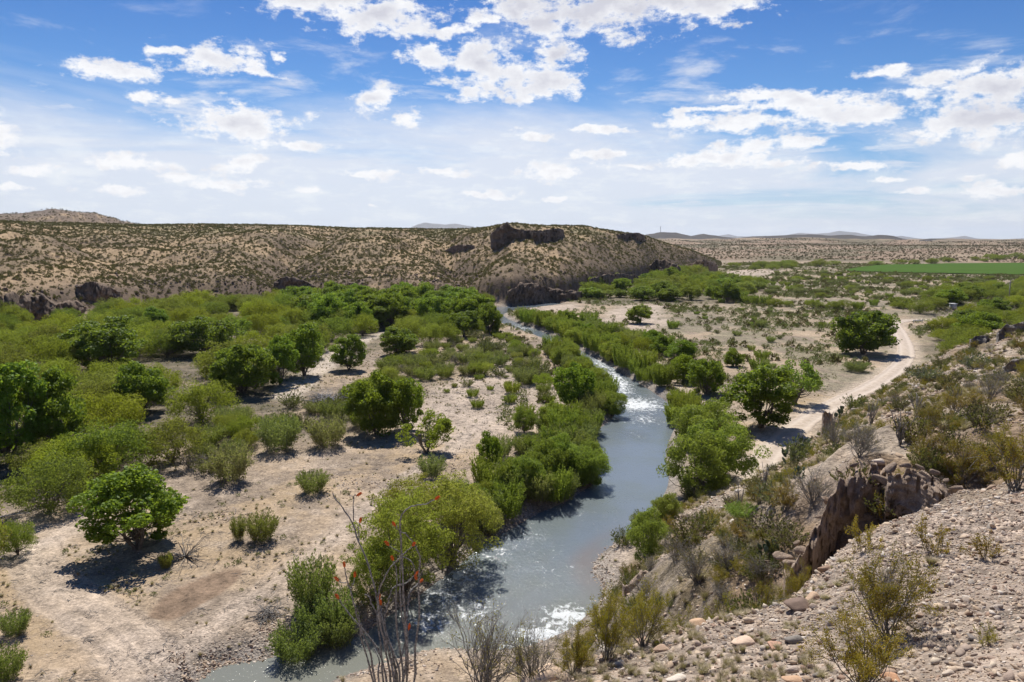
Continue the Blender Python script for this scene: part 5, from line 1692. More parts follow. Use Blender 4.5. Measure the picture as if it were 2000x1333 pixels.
BOULD = [stone_mesh(950 + i, 3, 0.75, 0.18, M_STONE, 'boulder') for i in range(4)]
for u, v, w, fl, sh, tint, lab in [
        (1058, 1332, 78, 0.8, 0, (1.15, 1.05, 1.0), 'large pale pinkish boulder at the bottom edge, left end of the stony slope'),
        (1102, 1330, 34, 0.9, 1, (1.1, 1.1, 1.1), 'smooth whitish boulder just right of the large pinkish boulder'),
        (1188, 1272, 40, 0.6, 2, (0.9, 0.9, 0.88), 'flat grey brown stone on the rim beneath the yellow bush'),
        (1210, 1300, 26, 0.8, 3, (1.1, 1.1, 1.05), 'pale egg shaped stone below the flat rim stone'),
        (1292, 1272, 34, 0.6, 1, (0.95, 0.8, 0.72), 'pinkish brown block lying between grass tufts'),
        (1256, 1254, 30, 0.5, 0, (1.1, 1.1, 1.1), 'white flat stone on the rim right of the yellow bush'),
        (1364, 1222, 38, 0.7, 2, (1.1, 0.98, 0.88), 'tan half buried boulder on the rim among dry stalks'),
        (1452, 1258, 50, 0.4, 3, (1.15, 1.02, 0.92), 'long pale slab slanting in the dry grass'),
        (1512, 1266, 40, 0.45, 1, (1.2, 0.95, 0.85), 'long pink slab left of the round grey stone'),
        (1550, 1254, 34, 0.85, 0, (0.72, 0.74, 0.76), 'round grey stone in the middle of the stony slope'),
        (1560, 1190, 62, 0.65, 2, (0.62, 0.50, 0.45), 'big brown pitted boulder near the rim of the stony slope'),
        (1586, 1172, 34, 0.8, 3, (1.1, 0.98, 0.88), 'pale boulder leaning on the big brown boulder'),
        (1534, 1162, 30, 0.6, 1, (1.15, 1.1, 1.05), 'pale rounded stone on the rim left of the big brown boulder'),
        (1612, 1116, 30, 0.85, 0, (0.78, 0.72, 0.68), 'grey brown round boulder on the rim above the brown one'),
        (1630, 1096, 20, 0.8, 2, (0.95, 0.95, 0.95), 'small pale block on the rim just above the round boulder'),
        (1662, 1058, 16, 0.9, 1, (0.8, 0.82, 0.84), 'small round grey stone under the upper yellow bush'),
        (1548, 1312, 30, 0.7, 3, (0.85, 0.85, 0.86), 'grey oval stone near the bottom edge left of the near bush'),
        (1566, 1290, 22, 0.8, 2, (0.75, 0.72, 0.7), 'dark round stone below the round grey stone'),
        (1548, 1332, 40, 0.5, 0, (1.2, 1.05, 0.95), 'pale flat stone cut by the bottom edge left of the near bush'),
        (1740, 1330, 40, 0.7, 1, (1.1, 0.82, 0.68), 'reddish tan block at the bottom edge right of the near bush'),
        (1852, 1318, 26, 0.7, 3, (0.95, 0.9, 0.85), 'tan stone near the bottom edge, right of the reddish block'),
        (1862, 1188, 20, 0.8, 2, (0.6, 0.5, 0.45), 'small dark brown cube shaped stone right of the near bush'),
        (1780, 1282, 24, 0.6, 1, (1.1, 1.0, 0.92), 'pale angular stone below right of the near bush'),
        (1320, 1330, 40, 0.5, 0, (1.0, 0.98, 0.96), 'grey flat stone cut by the bottom edge, mid slope'),
        (1410, 1326, 34, 0.5, 2, (0.95, 0.95, 0.95), 'grey slab near the bottom edge in dry grass'),
        (1690, 868, 22, 0.7, 2, (0.5, 0.45, 0.42), 'dark brown stone on top of the rocky knob'),
        (1716, 905, 26, 0.6, 3, (0.95, 0.9, 0.85), 'white stone on the lip of the cut bank'),
        (1560, 1330, 1, 0.5, 2, (1, 1, 1), '')]:
    if not lab:
        continue
    p = hits([(u, v)])[0]
    w_ = w * depth_of(p) / FPX
    o = link('boulder', BOULD[sh], loc=(p[0], p[1], p[2] + w_ * 0.12), rz=random.uniform(0, 3), label=lab, category='boulder' if w > 24 else 'stone')
    o.scale = (w_ * 1.1, w_, w_ * fl)
    o.rotation_euler = (random.uniform(-.2, .2), random.uniform(-.2, .2), random.uniform(-.5, .5) + (0.7 if 'slab' in lab else 0))
    o.color = (*tint, 1)


# ------------------------------------------------------------------ crags: cliff bands with their own depth
M_BASALT = mat_rock('dark_basalt', (0.080, 0.058, 0.044, 1), (0.29, 0.21, 0.15, 1), 0.35, 0.8)
M_CONG = mat_rock('brown_conglomerate', (0.22, 0.155, 0.108, 1), (0.56, 0.43, 0.33, 1), 2.2, 0.9)
M_LIME = mat_rock('grey_ledge_rock', (0.13, 0.115, 0.105, 1), (0.33, 0.29, 0.255, 1), 1.3, 0.9)


def crag(name, label, pts, mat, back=10.0, jut=1.0, colw=3.0, nu=60, nv=16, seed=1, dist=None, cat='cliff', over=0.0, group=None, vert=3.0):
    """pts: (u, v_top, v_bottom[, forward distance]) in photo pixels; the wall stands on the ground found there"""
    P = np.array([q[:3] for q in pts], float)
    uu = np.linspace(P[0, 0], P[-1, 0], nu)
    vt, vb = np.interp(uu, P[:, 0], P[:, 1]), np.interp(uu, P[:, 0], P[:, 2])
    rg = np.random.default_rng(seed)
    vt = vt + (fbm(uu / 9.0, uu * 0 + seed, 3, seed) - .5) * (vb - vt) * 0.22
    if dist is None:
        H = hits(np.stack([uu, vb], -1))
        d = np.minimum(np.hypot(H[:, 0], H[:, 1]), 1200)
        d = np.convolve(np.pad(d, 2, mode='edge'), np.ones(5) / 5, mode='valid')
    else:
        dd = np.array([q[3] for q in pts], float)
        a, f, p = pix_dir(uu, vb)
        d = np.interp(uu, P[:, 0], dd) * np.hypot(a, f) / f
    a, f, p = pix_dir(uu, vb)
    hy = np.hypot(a, f)
    zb = CAMH + d * p / hy
    a2, f2, p2 = pix_dir(uu, vt)
    zt = CAMH + (d + jut * 0.5) * p2 / np.hypot(a2, f2)
    ex, ey = a / hy, f / hy
    rows = []
    hgt = zt - zb
    m = nv + 8
    for j in range(m):
        if j < nv:
            t = j / (nv - 1)
            base = d + jut * 0.9 * t * (1 - over) - over * jut * np.sin(t * PI * .5)
            z = zb - 1.2 * jut * (1 - t) ** 4 + hgt * t
            s = uu * d / FPX
            n = ridged(s / colw, z / (colw * vert), 3, seed) - .5
            n2 = fbm(s / (colw * .35), z / (colw * .35), 3, seed + 4) - .5
            led = np.sin(z / (colw * 0.55) + 2 * fbm(s / 8, s * 0, 2, seed)) * 0.10
            blk = _hash(np.floor(s / (colw * .8) + 0.35 * np.floor(z / (colw * .55))), np.floor(z / (colw * .55)) + 0 * s, seed) - .5
            r = base - jut * (1.1 * n + 0.7 * n2 + led * (5.0 if vert < 1 else 1.0) + (0.9 if vert < 1 else 1.1) * blk + (0.25 if vert < 1 else 0.8) * (_hash(np.floor(s / (colw * .22)), np.floor(z / (colw * .18)) + 0 * s, seed + 7) - .5))
            edge = np.minimum(np.arange(nu), np.arange(nu)[::-1]) / 3.0
            r = r + np.clip(1 - edge, 0, 1) * jut * 1.8
            rows.append(np.stack([ex * r, ey * r, z], -1))
            rlast = r
        else:
            t = (j - nv + 1) / (m - nv)
            r = rlast + back * t
            X, Y = ex * r, ey * r
            g = ground_h(X, Y)
            z = zt + (np.minimum(g - 0.5, zt) - zt) * t ** 1.6 + (fbm(X / (colw * .7), Y / (colw * .7), 3, seed + 9) - .5) * jut * 0.5 * (1 - t)
            rows.append(np.stack([X, Y, z], -1))
    G = np.array(rows)
    i = np.arange(m - 1)[:, None] * nu
    j = np.arange(nu - 1)[None, :]
    F = np.stack([i + j, i + j + 1, i + j + nu + 1, i + j + nu], -1).reshape(-1, 4)
    me = make_mesh(name, G.reshape(-1, 3), F, False, mat=mat)
    return link(name, me, label=label, category=cat, group=group)


crag('cliff', 'long dark basalt cliff capping the hill below its highest point', [(958, 458, 487), (972, 443, 488), (990, 436, 478), (1005, 446, 468), (1030, 450, 469), (1060, 449, 475), (1085, 447, 472), (1101, 449, 463)], M_BASALT, 30, 1.8, 4, 110, 18, 11)
crag('cliff', 'short dark cliff at the right end of the flat hill top', [(1203, 459, 464), (1222, 456, 469), (1234, 455, 466), (1248, 455, 471), (1260, 461, 473)], M_BASALT, 22, 1.5, 4, 60, 14, 12)
crag('cliff', 'low dark ledge left of the long hill top cliff', [(868, 490, 494), (885, 481, 495), (905, 477, 491), (927, 480, 486)], M_BASALT, 14, 1.2, 4, 50, 10, 13)
crag('cliff', 'dark rounded bluff above the green belt, second from the right end of the hill', [(1266, 520, 532), (1280, 510, 540), (1300, 508, 543), (1315, 512, 546), (1330, 526, 545)], M_BASALT, 24, 2.2, 5, 70, 16, 14)
crag('cliff', 'dark rounded bluff at the very right end of the hill', [(1338, 518, 530), (1360, 512, 536), (1372, 507, 538), (1388, 511, 536), (1402, 520, 532)], M_BASALT, 24, 2.2, 5, 70, 16, 15)
crag('cliff', 'dark cliff band low on the hill where the river passes', [(990, 572, 600), (1015, 556, 598), (1040, 552, 594), (1070, 564, 592), (1100, 568, 590), (1130, 570, 586), (1150, 574, 580)], M_BASALT, 20, 2.6, 6, 110, 18, 16)
crag('cliff', 'rough dark outcrop low on the hill right of the river corner cliff', [(1150, 548, 576), (1180, 536, 570), (1210, 534, 562), (1240, 538, 555), (1252, 545, 552)], M_BASALT, 18, 2.0, 5, 80, 14, 17)
crag('cliff', 'rough black cliff at the far left above the thicket', [(-60, 610, 655), (0, 588, 648), (30, 572, 642), (60, 584, 634), (85, 576, 629), (110, 596, 624), (140, 604, 618)], M_BASALT, 22, 2.4, 6, 110, 18, 18)
crag('cliff', 'dark shaded outcrop right of the black far left cliff', [(95, 606, 628), (125, 592, 622), (150, 590, 617), (175, 604, 612)], M_BASALT, 16, 1.8, 5, 60, 14, 19)
crag('cliff', 'small dark outcrop low on the left part of the hill', [(150, 560, 580), (180, 548, 590), (215, 560, 588), (240, 574, 584)], M_BASALT, 14, 1.6, 4, 60, 12, 20)
crag('cliff', 'dark outcrop in the middle of the hill foot, above the gully mouth', [(535, 552, 566), (560, 540, 570), (590, 545, 566), (610, 556, 563)], M_BASALT, 14, 1.6, 4, 60, 12, 21)
crag('cliff', 'dark outcrop low on the round hill right of the gully', [(630, 575, 590), (660, 562, 592), (700, 566, 592), (730, 580, 590)], M_BASALT, 14, 1.8, 4, 70, 12, 22)
crag('cliff', 'thin dark ledge halfway down the round hill', [(548, 556, 560), (575, 546, 560), (600, 552, 560), (618, 560, 564)], M_BASALT, 10, 1.0, 3, 50, 8, 23)
# foreground rocks
crag('cut_bank', 'overhanging brown conglomerate cut bank behind the near yellow bushes', [(1530, 1105, 1140, 21.0), (1560, 1068, 1130, 21.8), (1590, 1015, 1118, 22.8), (1612, 962, 1105, 23.8), (1635, 928, 1090, 24.8), (1660, 914, 1075, 25.2), (1690, 912, 1060, 25.2), (1725, 916, 1045, 25.3)],
     M_CONG, 3.0, 0.5, 1.1, 120, 44, 31, dist=True, cat='rock face', vert=0.5, over=0.9)
crag('cut_bank', 'lower right part of the cut bank with rounded blocks at its lip', [(1722, 928, 1045, 24.2), (1750, 915, 1030, 24.0), (1790, 918, 1010, 23.4), (1830, 932, 985, 22.3), (1862, 952, 968, 21)],
     M_CONG, 3.0, 0.45, 0.9, 110, 40, 39, dist=True, cat='rock face', vert=0.5, over=0.7)
crag('rock_outcrop', 'grey layered outcrop at the right edge on the skyline of the slope', [(1945, 652, 668, 84), (1960, 636, 672, 84), (1985, 630, 668, 82), (2010, 622, 664, 80), (2060, 605, 660, 78)], M_LIME, 7, 0.7, 1.6, 90, 18, 32, dist=True, cat='rock', vert=0.4, over=0.6)
crag('rock_outcrop', 'small grey ledge sticking out below the skyline outcrop', [(1893, 664, 670, 88), (1905, 656, 668, 88), (1930, 655, 666, 87)], M_LIME, 4, 0.5, 1.2, 40, 10, 33, dist=True, cat='rock', vert=0.4, over=0.5)
crag('rock_outcrop', 'grey ledge at the right edge below the skyline outcrop', [(1955, 722, 742, 52), (1975, 700, 745, 51), (2005, 694, 742, 50), (2050, 688, 740, 49)], M_LIME, 5, 0.5, 1.0, 60, 14, 34, dist=True, cat='rock', vert=0.4, over=0.7)
crag('rock_outcrop', 'square brown rock stub beside the dirt road', [(1604, 812, 840, 72), (1609, 802, 842, 72), (1618, 803, 842, 72), (1624, 812, 840, 72)], M_CONG, 2, 0.4, 0.8, 24, 12, 35, dist=True, cat='rock')
crag('rock_outcrop', 'dark banded ledges across the middle slope left of the cut bank', [(1440, 1080, 1096, 27.5), (1480, 1058, 1080, 28), (1530, 1035, 1062, 28.5), (1580, 1010, 1050, 28)], M_CONG, 1.8, 0.3, 0.6, 90, 14, 36, dist=True, cat='rock', vert=0.4, over=0.6)
crag('rock_outcrop', 'low dark rock step above the water on the middle slope', [(1215, 1150, 1168, 37), (1250, 1120, 1150, 37), (1290, 1108, 1130, 38)], M_CONG, 2, 0.4, 0.8, 50, 12, 37, dist=True, cat='rock', vert=0.4, over=0.3)


# fallen blocks of the cut bank, lip and foot
BLOCKS = [stone_mesh(970 + i, 2, 0.75, 1.0, M_CONG, 'rock_block') for i in range(4)]
_rg = np.random.default_rng(141)
_spots = [(1612, 975, 24.0), (1600, 1010, 23.2), (1586, 1045, 22.6), (1572, 1078, 22.0), (1548, 1100, 21.6), (1640, 922, 24.9), (1668, 908, 25.2), (1705, 908, 25.1), (1740, 914, 24.2), (1768, 910, 24.0), (1796, 912, 23.6),
          (1822, 922, 22.8), (1846, 938, 22.0), (1725, 940, 24.3), (1752, 936, 24.0), (1782, 934, 23.6), (1530, 1085, 24.0), (1500, 1100, 25.0), (1556, 1060, 24.5), (1512, 1066, 27.0), (1622, 1000, 23.9), (1625, 1050, 23.0), (1810, 950, 22.9),
          (1476, 1085, 27.0), (1450, 1105, 27.5), (1870, 958, 21.0)]
for k, (u, v, d) in enumerate(_spots):
    a, f, q = pix_dir(u, v)
    x, y, z = a * d / f, d, CAMH + d * q / f
    g = ground_h(np.array([x]), np.array([y]))[0]
    s = _rg.uniform(0.22, 0.62)
    o = bpy.data.objects.new('rock_block', BLOCKS[k % 4])
    COL.objects.link(o)
    o.location = (x, y, max(g + s * 0.1, z) if z - g < 1.6 else z)
    o.rotation_euler = (_rg.normal() * .4, _rg.normal() * .4, _rg.uniform(0, 6.28))
    o.scale = (s * _rg.uniform(1, 1.6), s, s * _rg.uniform(.7, 1))
    o['label'] = 'one of the broken brown blocks crumbling from the lip and foot of the cut bank'
    o['category'] = 'rock'
    o['group'] = 'blocks of the cut bank'

# pebbles, clods and sticks on the open flats
_X, _Y = annulus_points(60000, -0.70, 0.16, 36, 170, 151, 0.6)
_n = fbm(_X / 6, _Y / 6, 4, 152)
_k = (np.random.default_rng(153).random(len(_X)) < np.clip((_n - 0.36) * 3.4, 0.05, 1)) & (sd_poly(_X, _Y, RIVER) > 0.3) & (hillside(_X, _Y) < -0.2) & (mesa(_X, _Y) < 0.3) & (sd_poly(_X, _Y, DIRTPATCH) > 0.2)
for _T in TRACKS[:3]:
    _k &= sd_line(_X, _Y, _T) > 1.1
_X, _Y = _X[_k], _Y[_k]
stone_set('flat_pebbles', _X, _Y, 0.07 + 0.20 * np.random.default_rng(154).random(len(_X)) ** 4, 'pebbles and clods strewn over the sand flats', 155, embed=0.05)


def stick_mesh(seed):
    rg = np.random.default_rng(seed)
    parts = []
    for k in range(6):
        c = np.append(rg.normal(size=2) * .5, 0.05)
        a = rg.uniform(0, 6.28)
        d = np.array([math.cos(a), math.sin(a), rg.uniform(0, .3)])
        L_ = rg.uniform(.4, 1.3)
        parts.append(tube(np.array([c - d * L_ / 2, c + rg.normal(size=3) * .05, c + d * L_ / 2]), [.03, .025, .01], 4))
    V, F = merge(parts)
    return make_mesh('stick_litter', V, F, True, mat=M_TWIG)


_X, _Y = annulus_points(5200, -0.70, 0.10, 38, 170, 161, 0.6)
_n = fbm(_X / 9, _Y / 9, 3, 162)
_k = (_n > 0.50) & (sd_poly(_X, _Y, RIVER) > 0.5) & (hillside(_X, _Y) < -0.2) & (sd_poly(_X, _Y, DIRTPATCH) > 0.4)
_P = np.stack([_X, _Y, ground_h(_X, _Y)], -1)[_k]
scatter_upright('stick_litter', _P, 0.25, 0.75, [stick_mesh(i) for i in range(4)], 'dead sticks and flood litter on the flats', 163)


# dark basalt rubble at the foot of the hill
_B = [stone_mesh(990 + i, 1, 0.8, 1.0, M_BASALT, 'basalt_block') for i in range(5)]
_X, _Y = annulus_points(60000, -0.64, 0.29, 190, 700, 171)
_ms = mesa(_X, _Y)
_lim = 5 + 9 * fbm(_X / 30, _Y / 30, 3, 172)
_k = (_ms > 0.4) & (_ms < _lim) & (fbm(_X / 10, _Y / 10, 3, 173) > 0.45)
_X, _Y = _X[_k], _Y[_k]
_r = np.random.default_rng(174)
_n = len(_X)
_s = 0.5 + 1.9 * _r.random(_n) ** 2.5
scatter('basalt_rubble', np.stack([_X, _Y, ground_h(_X, _Y) + 0.1 * _s], -1), np.stack([_r.normal(size=_n) * .5, _r.normal(size=_n) * .5, _r.uniform(0, 6.28, _n)], -1),
        _s[:, None] * _r.uniform(.7, 1.3, (_n, 3)), _r.integers(0, 5, _n), _B, 'dark basalt rubble low on the hill')
COUNT['basalt'] = _n
# ------------------------------------------------------------------ shrubs of the near and middle slope
def slope_plants():
    H = [  # kind, u, v foot, width px, height px, tint, name, label, distance or None
        ('creosote', 1735, 1245, 230, 190, (1.0, 0.92, 1), 'creosote_bush', 'largest near bush with dark bare twigs above and yellow green leaves', None),
        ('creosote', 1650, 1345, 230, 175, (1.15, 1.0, 1), 'creosote_bush', 'yellow green bush at the bottom edge in front of the largest near bush', None),
        ('young_creosote', 1690, 1078, 120, 88, (1.4, 1.2, 1), 'young_bush', 'small yellow bush on the rim just in front of the cut bank foot', None),
        ('young_creosote', 1725, 1022, 110, 84, (1.45, 1.25, 1), 'young_bush', 'small bright yellow bush standing against the dark cut bank', None),
        ('young_creosote', 1822, 1085, 140, 96, (1.3, 1.12, 1), 'young_bush', 'low forked yellow bush on the gravel right of the rim bushes', None),
        ('young_creosote', 1928, 1092, 140, 76, (1.3, 1.12, 1), 'young_bush', 'low forked yellow bush near the right edge', None),
        ('young_creosote', 1922, 1262, 96, 72, (1.1, 1.1, 1), 'young_bush', 'small green bush alone on the gravel in the bottom right corner area', None),
        ('creosote', 1985, 960, 230, 160, (0.85, 0.72, 1), 'creosote_bush', 'big olive bush with bleached twigs at the right edge', None),
        ('creosote', 1880, 948, 140, 110, (0.9, 0.76, 1), 'creosote_bush', 'olive bush joined to the left side of the big right edge bush', None),
        ('creosote', 1120, 1318, 120, 130, (1.05, 1.0, 1), 'creosote_bush', 'yellow green bush at the rim beside the bare shrubs', None),
        ('creosote', 1185, 1290, 150, 160, (1.05, 1.0, 1), 'creosote_bush', 'broad yellow green bush at the rim, middle of the rim bushes', None),
        ('creosote', 1255, 1266, 150, 150, (1.0, 0.95, 1), 'creosote_bush', 'olive bush at the rim right of the broad yellow green bush', None),
        ('bare_shrub', 945, 1335, 240, 190, (1, 1, 1), 'bare_shrub', 'leafless grey shrub in front of the rapids, bottom centre', (10.3)),
        ('bare_shrub', 1040, 1330, 150, 135, (1, 1, 1), 'bare_shrub', 'leafless grey shrub between the big bare shrub and the yellow bush', (10.1)),
        ('young_creosote', 1016, 1300, 46, 130, (1.25, 1.3, 1), 'young_bush', 'slender sapling with yellow leaves rising from the bare shrubs', (10.2)),
        ('young_creosote', 1045, 1325, 60, 40, (1.0, 1.1, 1), 'young_bush', 'low green yellow bush under the bare shrubs', (10.0)),
        ('creosote', 1340, 1215, 120, 70, (0.8, 0.8, 1), 'creosote_bush', 'dull low bush behind the tan boulder on the rim', (14.0)),
        ('creosote', 1420, 1190, 150, 80, (0.75, 0.75, 1), 'creosote_bush', 'dull bush with dry stalks behind the rim of the stony slope', (15.5)),
        ('creosote', 1500, 1170, 120, 70, (0.9, 0.85, 1), 'creosote_bush', 'yellow brown bush right of the dull bush behind the rim', (15.5)),
        ('creosote', 1565, 1130, 90, 55, (1.0, 0.9, 1), 'creosote_bush', 'golden bush behind the pale rim boulders', (15.8)),
        ('bare_shrub', 1722, 1200, 100, 150, (1, 1, 1), 'bare_shrub', 'dead upright twigs rising out of the largest near bush', None),
    ]
    for k, u, v, w, h, t, nm, lab, d in H:
        if d is None:
            p = hits([(u, min(v, 1333))])[0]
            if v > 1333:
                p[1] -= 0.35
                p[2] = ground_h(np.array([p[0]]), np.array([p[1]]))[0]
        else:
            a, f, q = pix_dir(u, v)
            x, y = a * d / f, d
            p = np.array([x, y, CAMH + d * q / f])
            g = ground_h(np.array([x]), np.array([y]))[0]
            p[2] = g if abs(g - p[2]) < 1.5 else g
            h = h + (p[2] < CAMH + d * q / f) * (CAMH + d * q / f - p[2]) / depth_of(p) * FPX * 0.8
        dp = depth_of(p)
        plant(k, p, w * dp / FPX, h * dp / FPX * 1.05, lab, 'bush', nm, None, t)
    # grey-green round shrubs and brush on the middle slope
    mid = [(1808, 748, 70, 40, 'scrub', (1.2, 1.35, 2.2), 'soft blue grey shrub high on the slope near the right edge'),
           (1560, 905, 90, 60, 'scrub', (0.9, 0.95, 1.2), 'dark grey rounded shrub beside the road bottom'),
           (1510, 985, 90, 50, 'scrub', (1.2, 1.2, 1.6), 'pale grey shrub above the green weed patch'),
           (1450, 1010, 80, 32, 'tamarisk', (0.9, 1.25, 0.6), 'low bright green weed patch on the middle slope'),
           (1380, 1040, 70, 50, 'scrub', (1.0, 1.05, 0.9), 'olive shrub above the small beach'),
           (1330, 1075, 70, 50, 'scrub', (1.0, 1.0, 0.7), 'olive yellow shrub just right of the beach willow'),
           (1668, 800, 60, 34, 'scrub', (1.0, 1.1, 1.0), 'grey green shrub at the road edge halfway up'),
           (1230, 1150, 46, 50, 'scrub', (1.0, .95, .8), 'brownish bush at the lower end of the beach'),
           (1900, 720, 70, 36, 'scrub', (1.1, 1.25, 1.9), 'blue grey shrub below the skyline outcrop'),
           (1500, 1110, 60, 34, 'scrub', (1.0, 1.2, 1.0), 'small green shrub under the dark ledges')]
    pp = hits([(q[0], q[1]) for q in mid])
    for q, p in zip(mid, pp):
        dp = depth_of(p)
        plant(q[4], p, q[2] * dp / FPX, q[3] * dp / FPX, q[6], 'shrub', 'slope_shrub', None, q[5])
    # creosote on the middle slope, individually
    rg = np.random.default_rng(120)
    u = rg.uniform(1200, 2020, 420)
    v = rg.uniform(680, 1180, 420)
    pp = hits(np.stack([u, v], -1))
    hs = hillside(pp[:, 0], pp[:, 1])
    d = np.hypot(pp[:, 0], pp[:, 1])
    k = (hs > 0.6) & (d > 24) & (d < 140)
    n = 0
    used = []
    for p in pp[k]:
        if any(math.hypot(p[0] - q[0], p[1] - q[1]) < 1.3 for q in used):
            continue
        if sd_line(p[:1], p[1:2], ROAD)[0] < 10:
            continue
        used.append(p)
        w = random.uniform(1.3, 2.4)
        g = random.random()
        kd = 'creosote' if g < 0.45 else ('scrub' if g < 0.72 else 'bare_shrub')
        plant(kd, p, w, w * random.uniform(0.5, 0.8), 'one of the scattered olive desert shrubs on the middle slope', 'shrub', 'slope_shrub', 'desert shrubs on the middle slope',
              random.choice([(0.9, 0.70, 1.1), (1.1, 0.85, 1.0), (0.75, 0.58, 1.0)]))
        n += 1
        if n >= 95:
            break
    COUNT['slope'] = n
    # small stuff
    X, Y = annulus_points(15000, 0.02, 0.74, 15, 125, 121, 0.6)
    hs = hillside(X, Y)
    g = fbm(X / 4, Y / 4, 3, 122)
    k = (hs > 0.2) & (g > 0.50) & ((X / Y < 0.42) | (Y > 24))
    X, Y = X[k], Y[k]
    P = np.stack([X, Y, ground_h(X, Y)], -1)
    j = np.random.default_rng(123).random(len(P))
    scatter_upright('slope_dry_grass', P[j < 0.68], 0.45, 1.3, GRASS, 'dry grass tufts over the middle slope', 124)
    scatter_upright('slope_brush', P[j >= 0.68], 0.35, 0.9, CR + SCR, 'small brush over the middle slope', 125, power=2)
    # two pale straw clumps that stand out
    for (u, v, w, lab) in ((1416, 1102, 44, 'broad pale straw grass clump on the middle slope'), (1457, 1062, 22, 'small straw grass clump right of and above the broad one'), (1365, 1135, 30, 'yellowish grass clump below the broad straw clump'),
                           (1818, 1105, 34, 'dry blond grass tuft under the forked yellow bush'), (1445, 985, 40, 'blond grass beside the willow foot')):
        p = hits([(u, v)])[0]
        s = w * depth_of(p) / FPX
        for_me = GRASS[random.randrange(3)]
        o = link('grass_clump', grass_mesh(random.randrange(9999), 0.6, 500, 0.02, 0.8), loc=(p[0], p[1], p[2]), label=lab, category='grass clump')
        o.scale = (s * 1.1,) * 3


slope_plants()

# ------------------------------------------------------------------ ocotillo at the bottom centre, and smaller ones on the slope
M_OCO = mat_plain('ocotillo_bark', (0.095, 0.088, 0.080), (0.38, 0.365, 0.34), 30, 0.9, 0.6)
M_FLOWER = mat_plain('ocotillo_flower', (0.62, 0.13, 0.02), (0.80, 0.26, 0.05), 9, 0.7)


def thorny(path, r0, r1, seed):
    rg = np.random.default_rng(seed)
    P = smooth_line(path, 5)
    P = P + rg.normal(size=P.shape) * 0.003
    parts = [tube(P, np.linspace(r0, r1, len(P)) * rg.uniform(.85, 1.15, len(P)), 6)]
    return merge(parts)


def spikes(path, seed, every=0.05):
    rg = np.random.default_rng(seed)
    P = smooth_line(path, 5)
    seg = np.linalg.norm(np.diff(P, axis=0), axis=1)
    cum = np.concatenate([[0], np.cumsum(seg)])
    out = []
    V, F = [], []
    for s in np.arange(0.1, cum[-1], every):
        c = np.array([np.interp(s, cum, P[:, i]) for i in range(3)])
        d = rg.normal(size=3)
        d /= np.linalg.norm(d)
        e = np.cross(d, rg.normal(size=3))
        e /= np.linalg.norm(e)
        n = len(V)
        V += [c + e * .004, c - e * .004, c + d * 0.045, c + np.cross(d, e) * .004]
        F += [(n, n + 1, n + 2), (n + 1, n + 3, n + 2), (n + 3, n, n + 2)]
    return V, F


def flower_mesh(seed, L=0.085):
    rg = np.random.default_rng(seed)
    n = 90
    t = rg.random(n)
    a = rg.uniform(0, 6.28, n)
    r = 0.016 * np.sin(t * 2.6 + .3)
    P = np.stack([r * np.cos(a), r * np.sin(a), t * L], -1)
    D = np.stack([np.cos(a), np.sin(a), np.full(n, 1.6)], -1)
    V, F = leaf_quads(P, D, 0.032, 0.012, rg)
    return make_mesh('flower', V, F, mat=M_FLOWER)


FLOWERS = [flower_mesh(i) for i in range(3)]


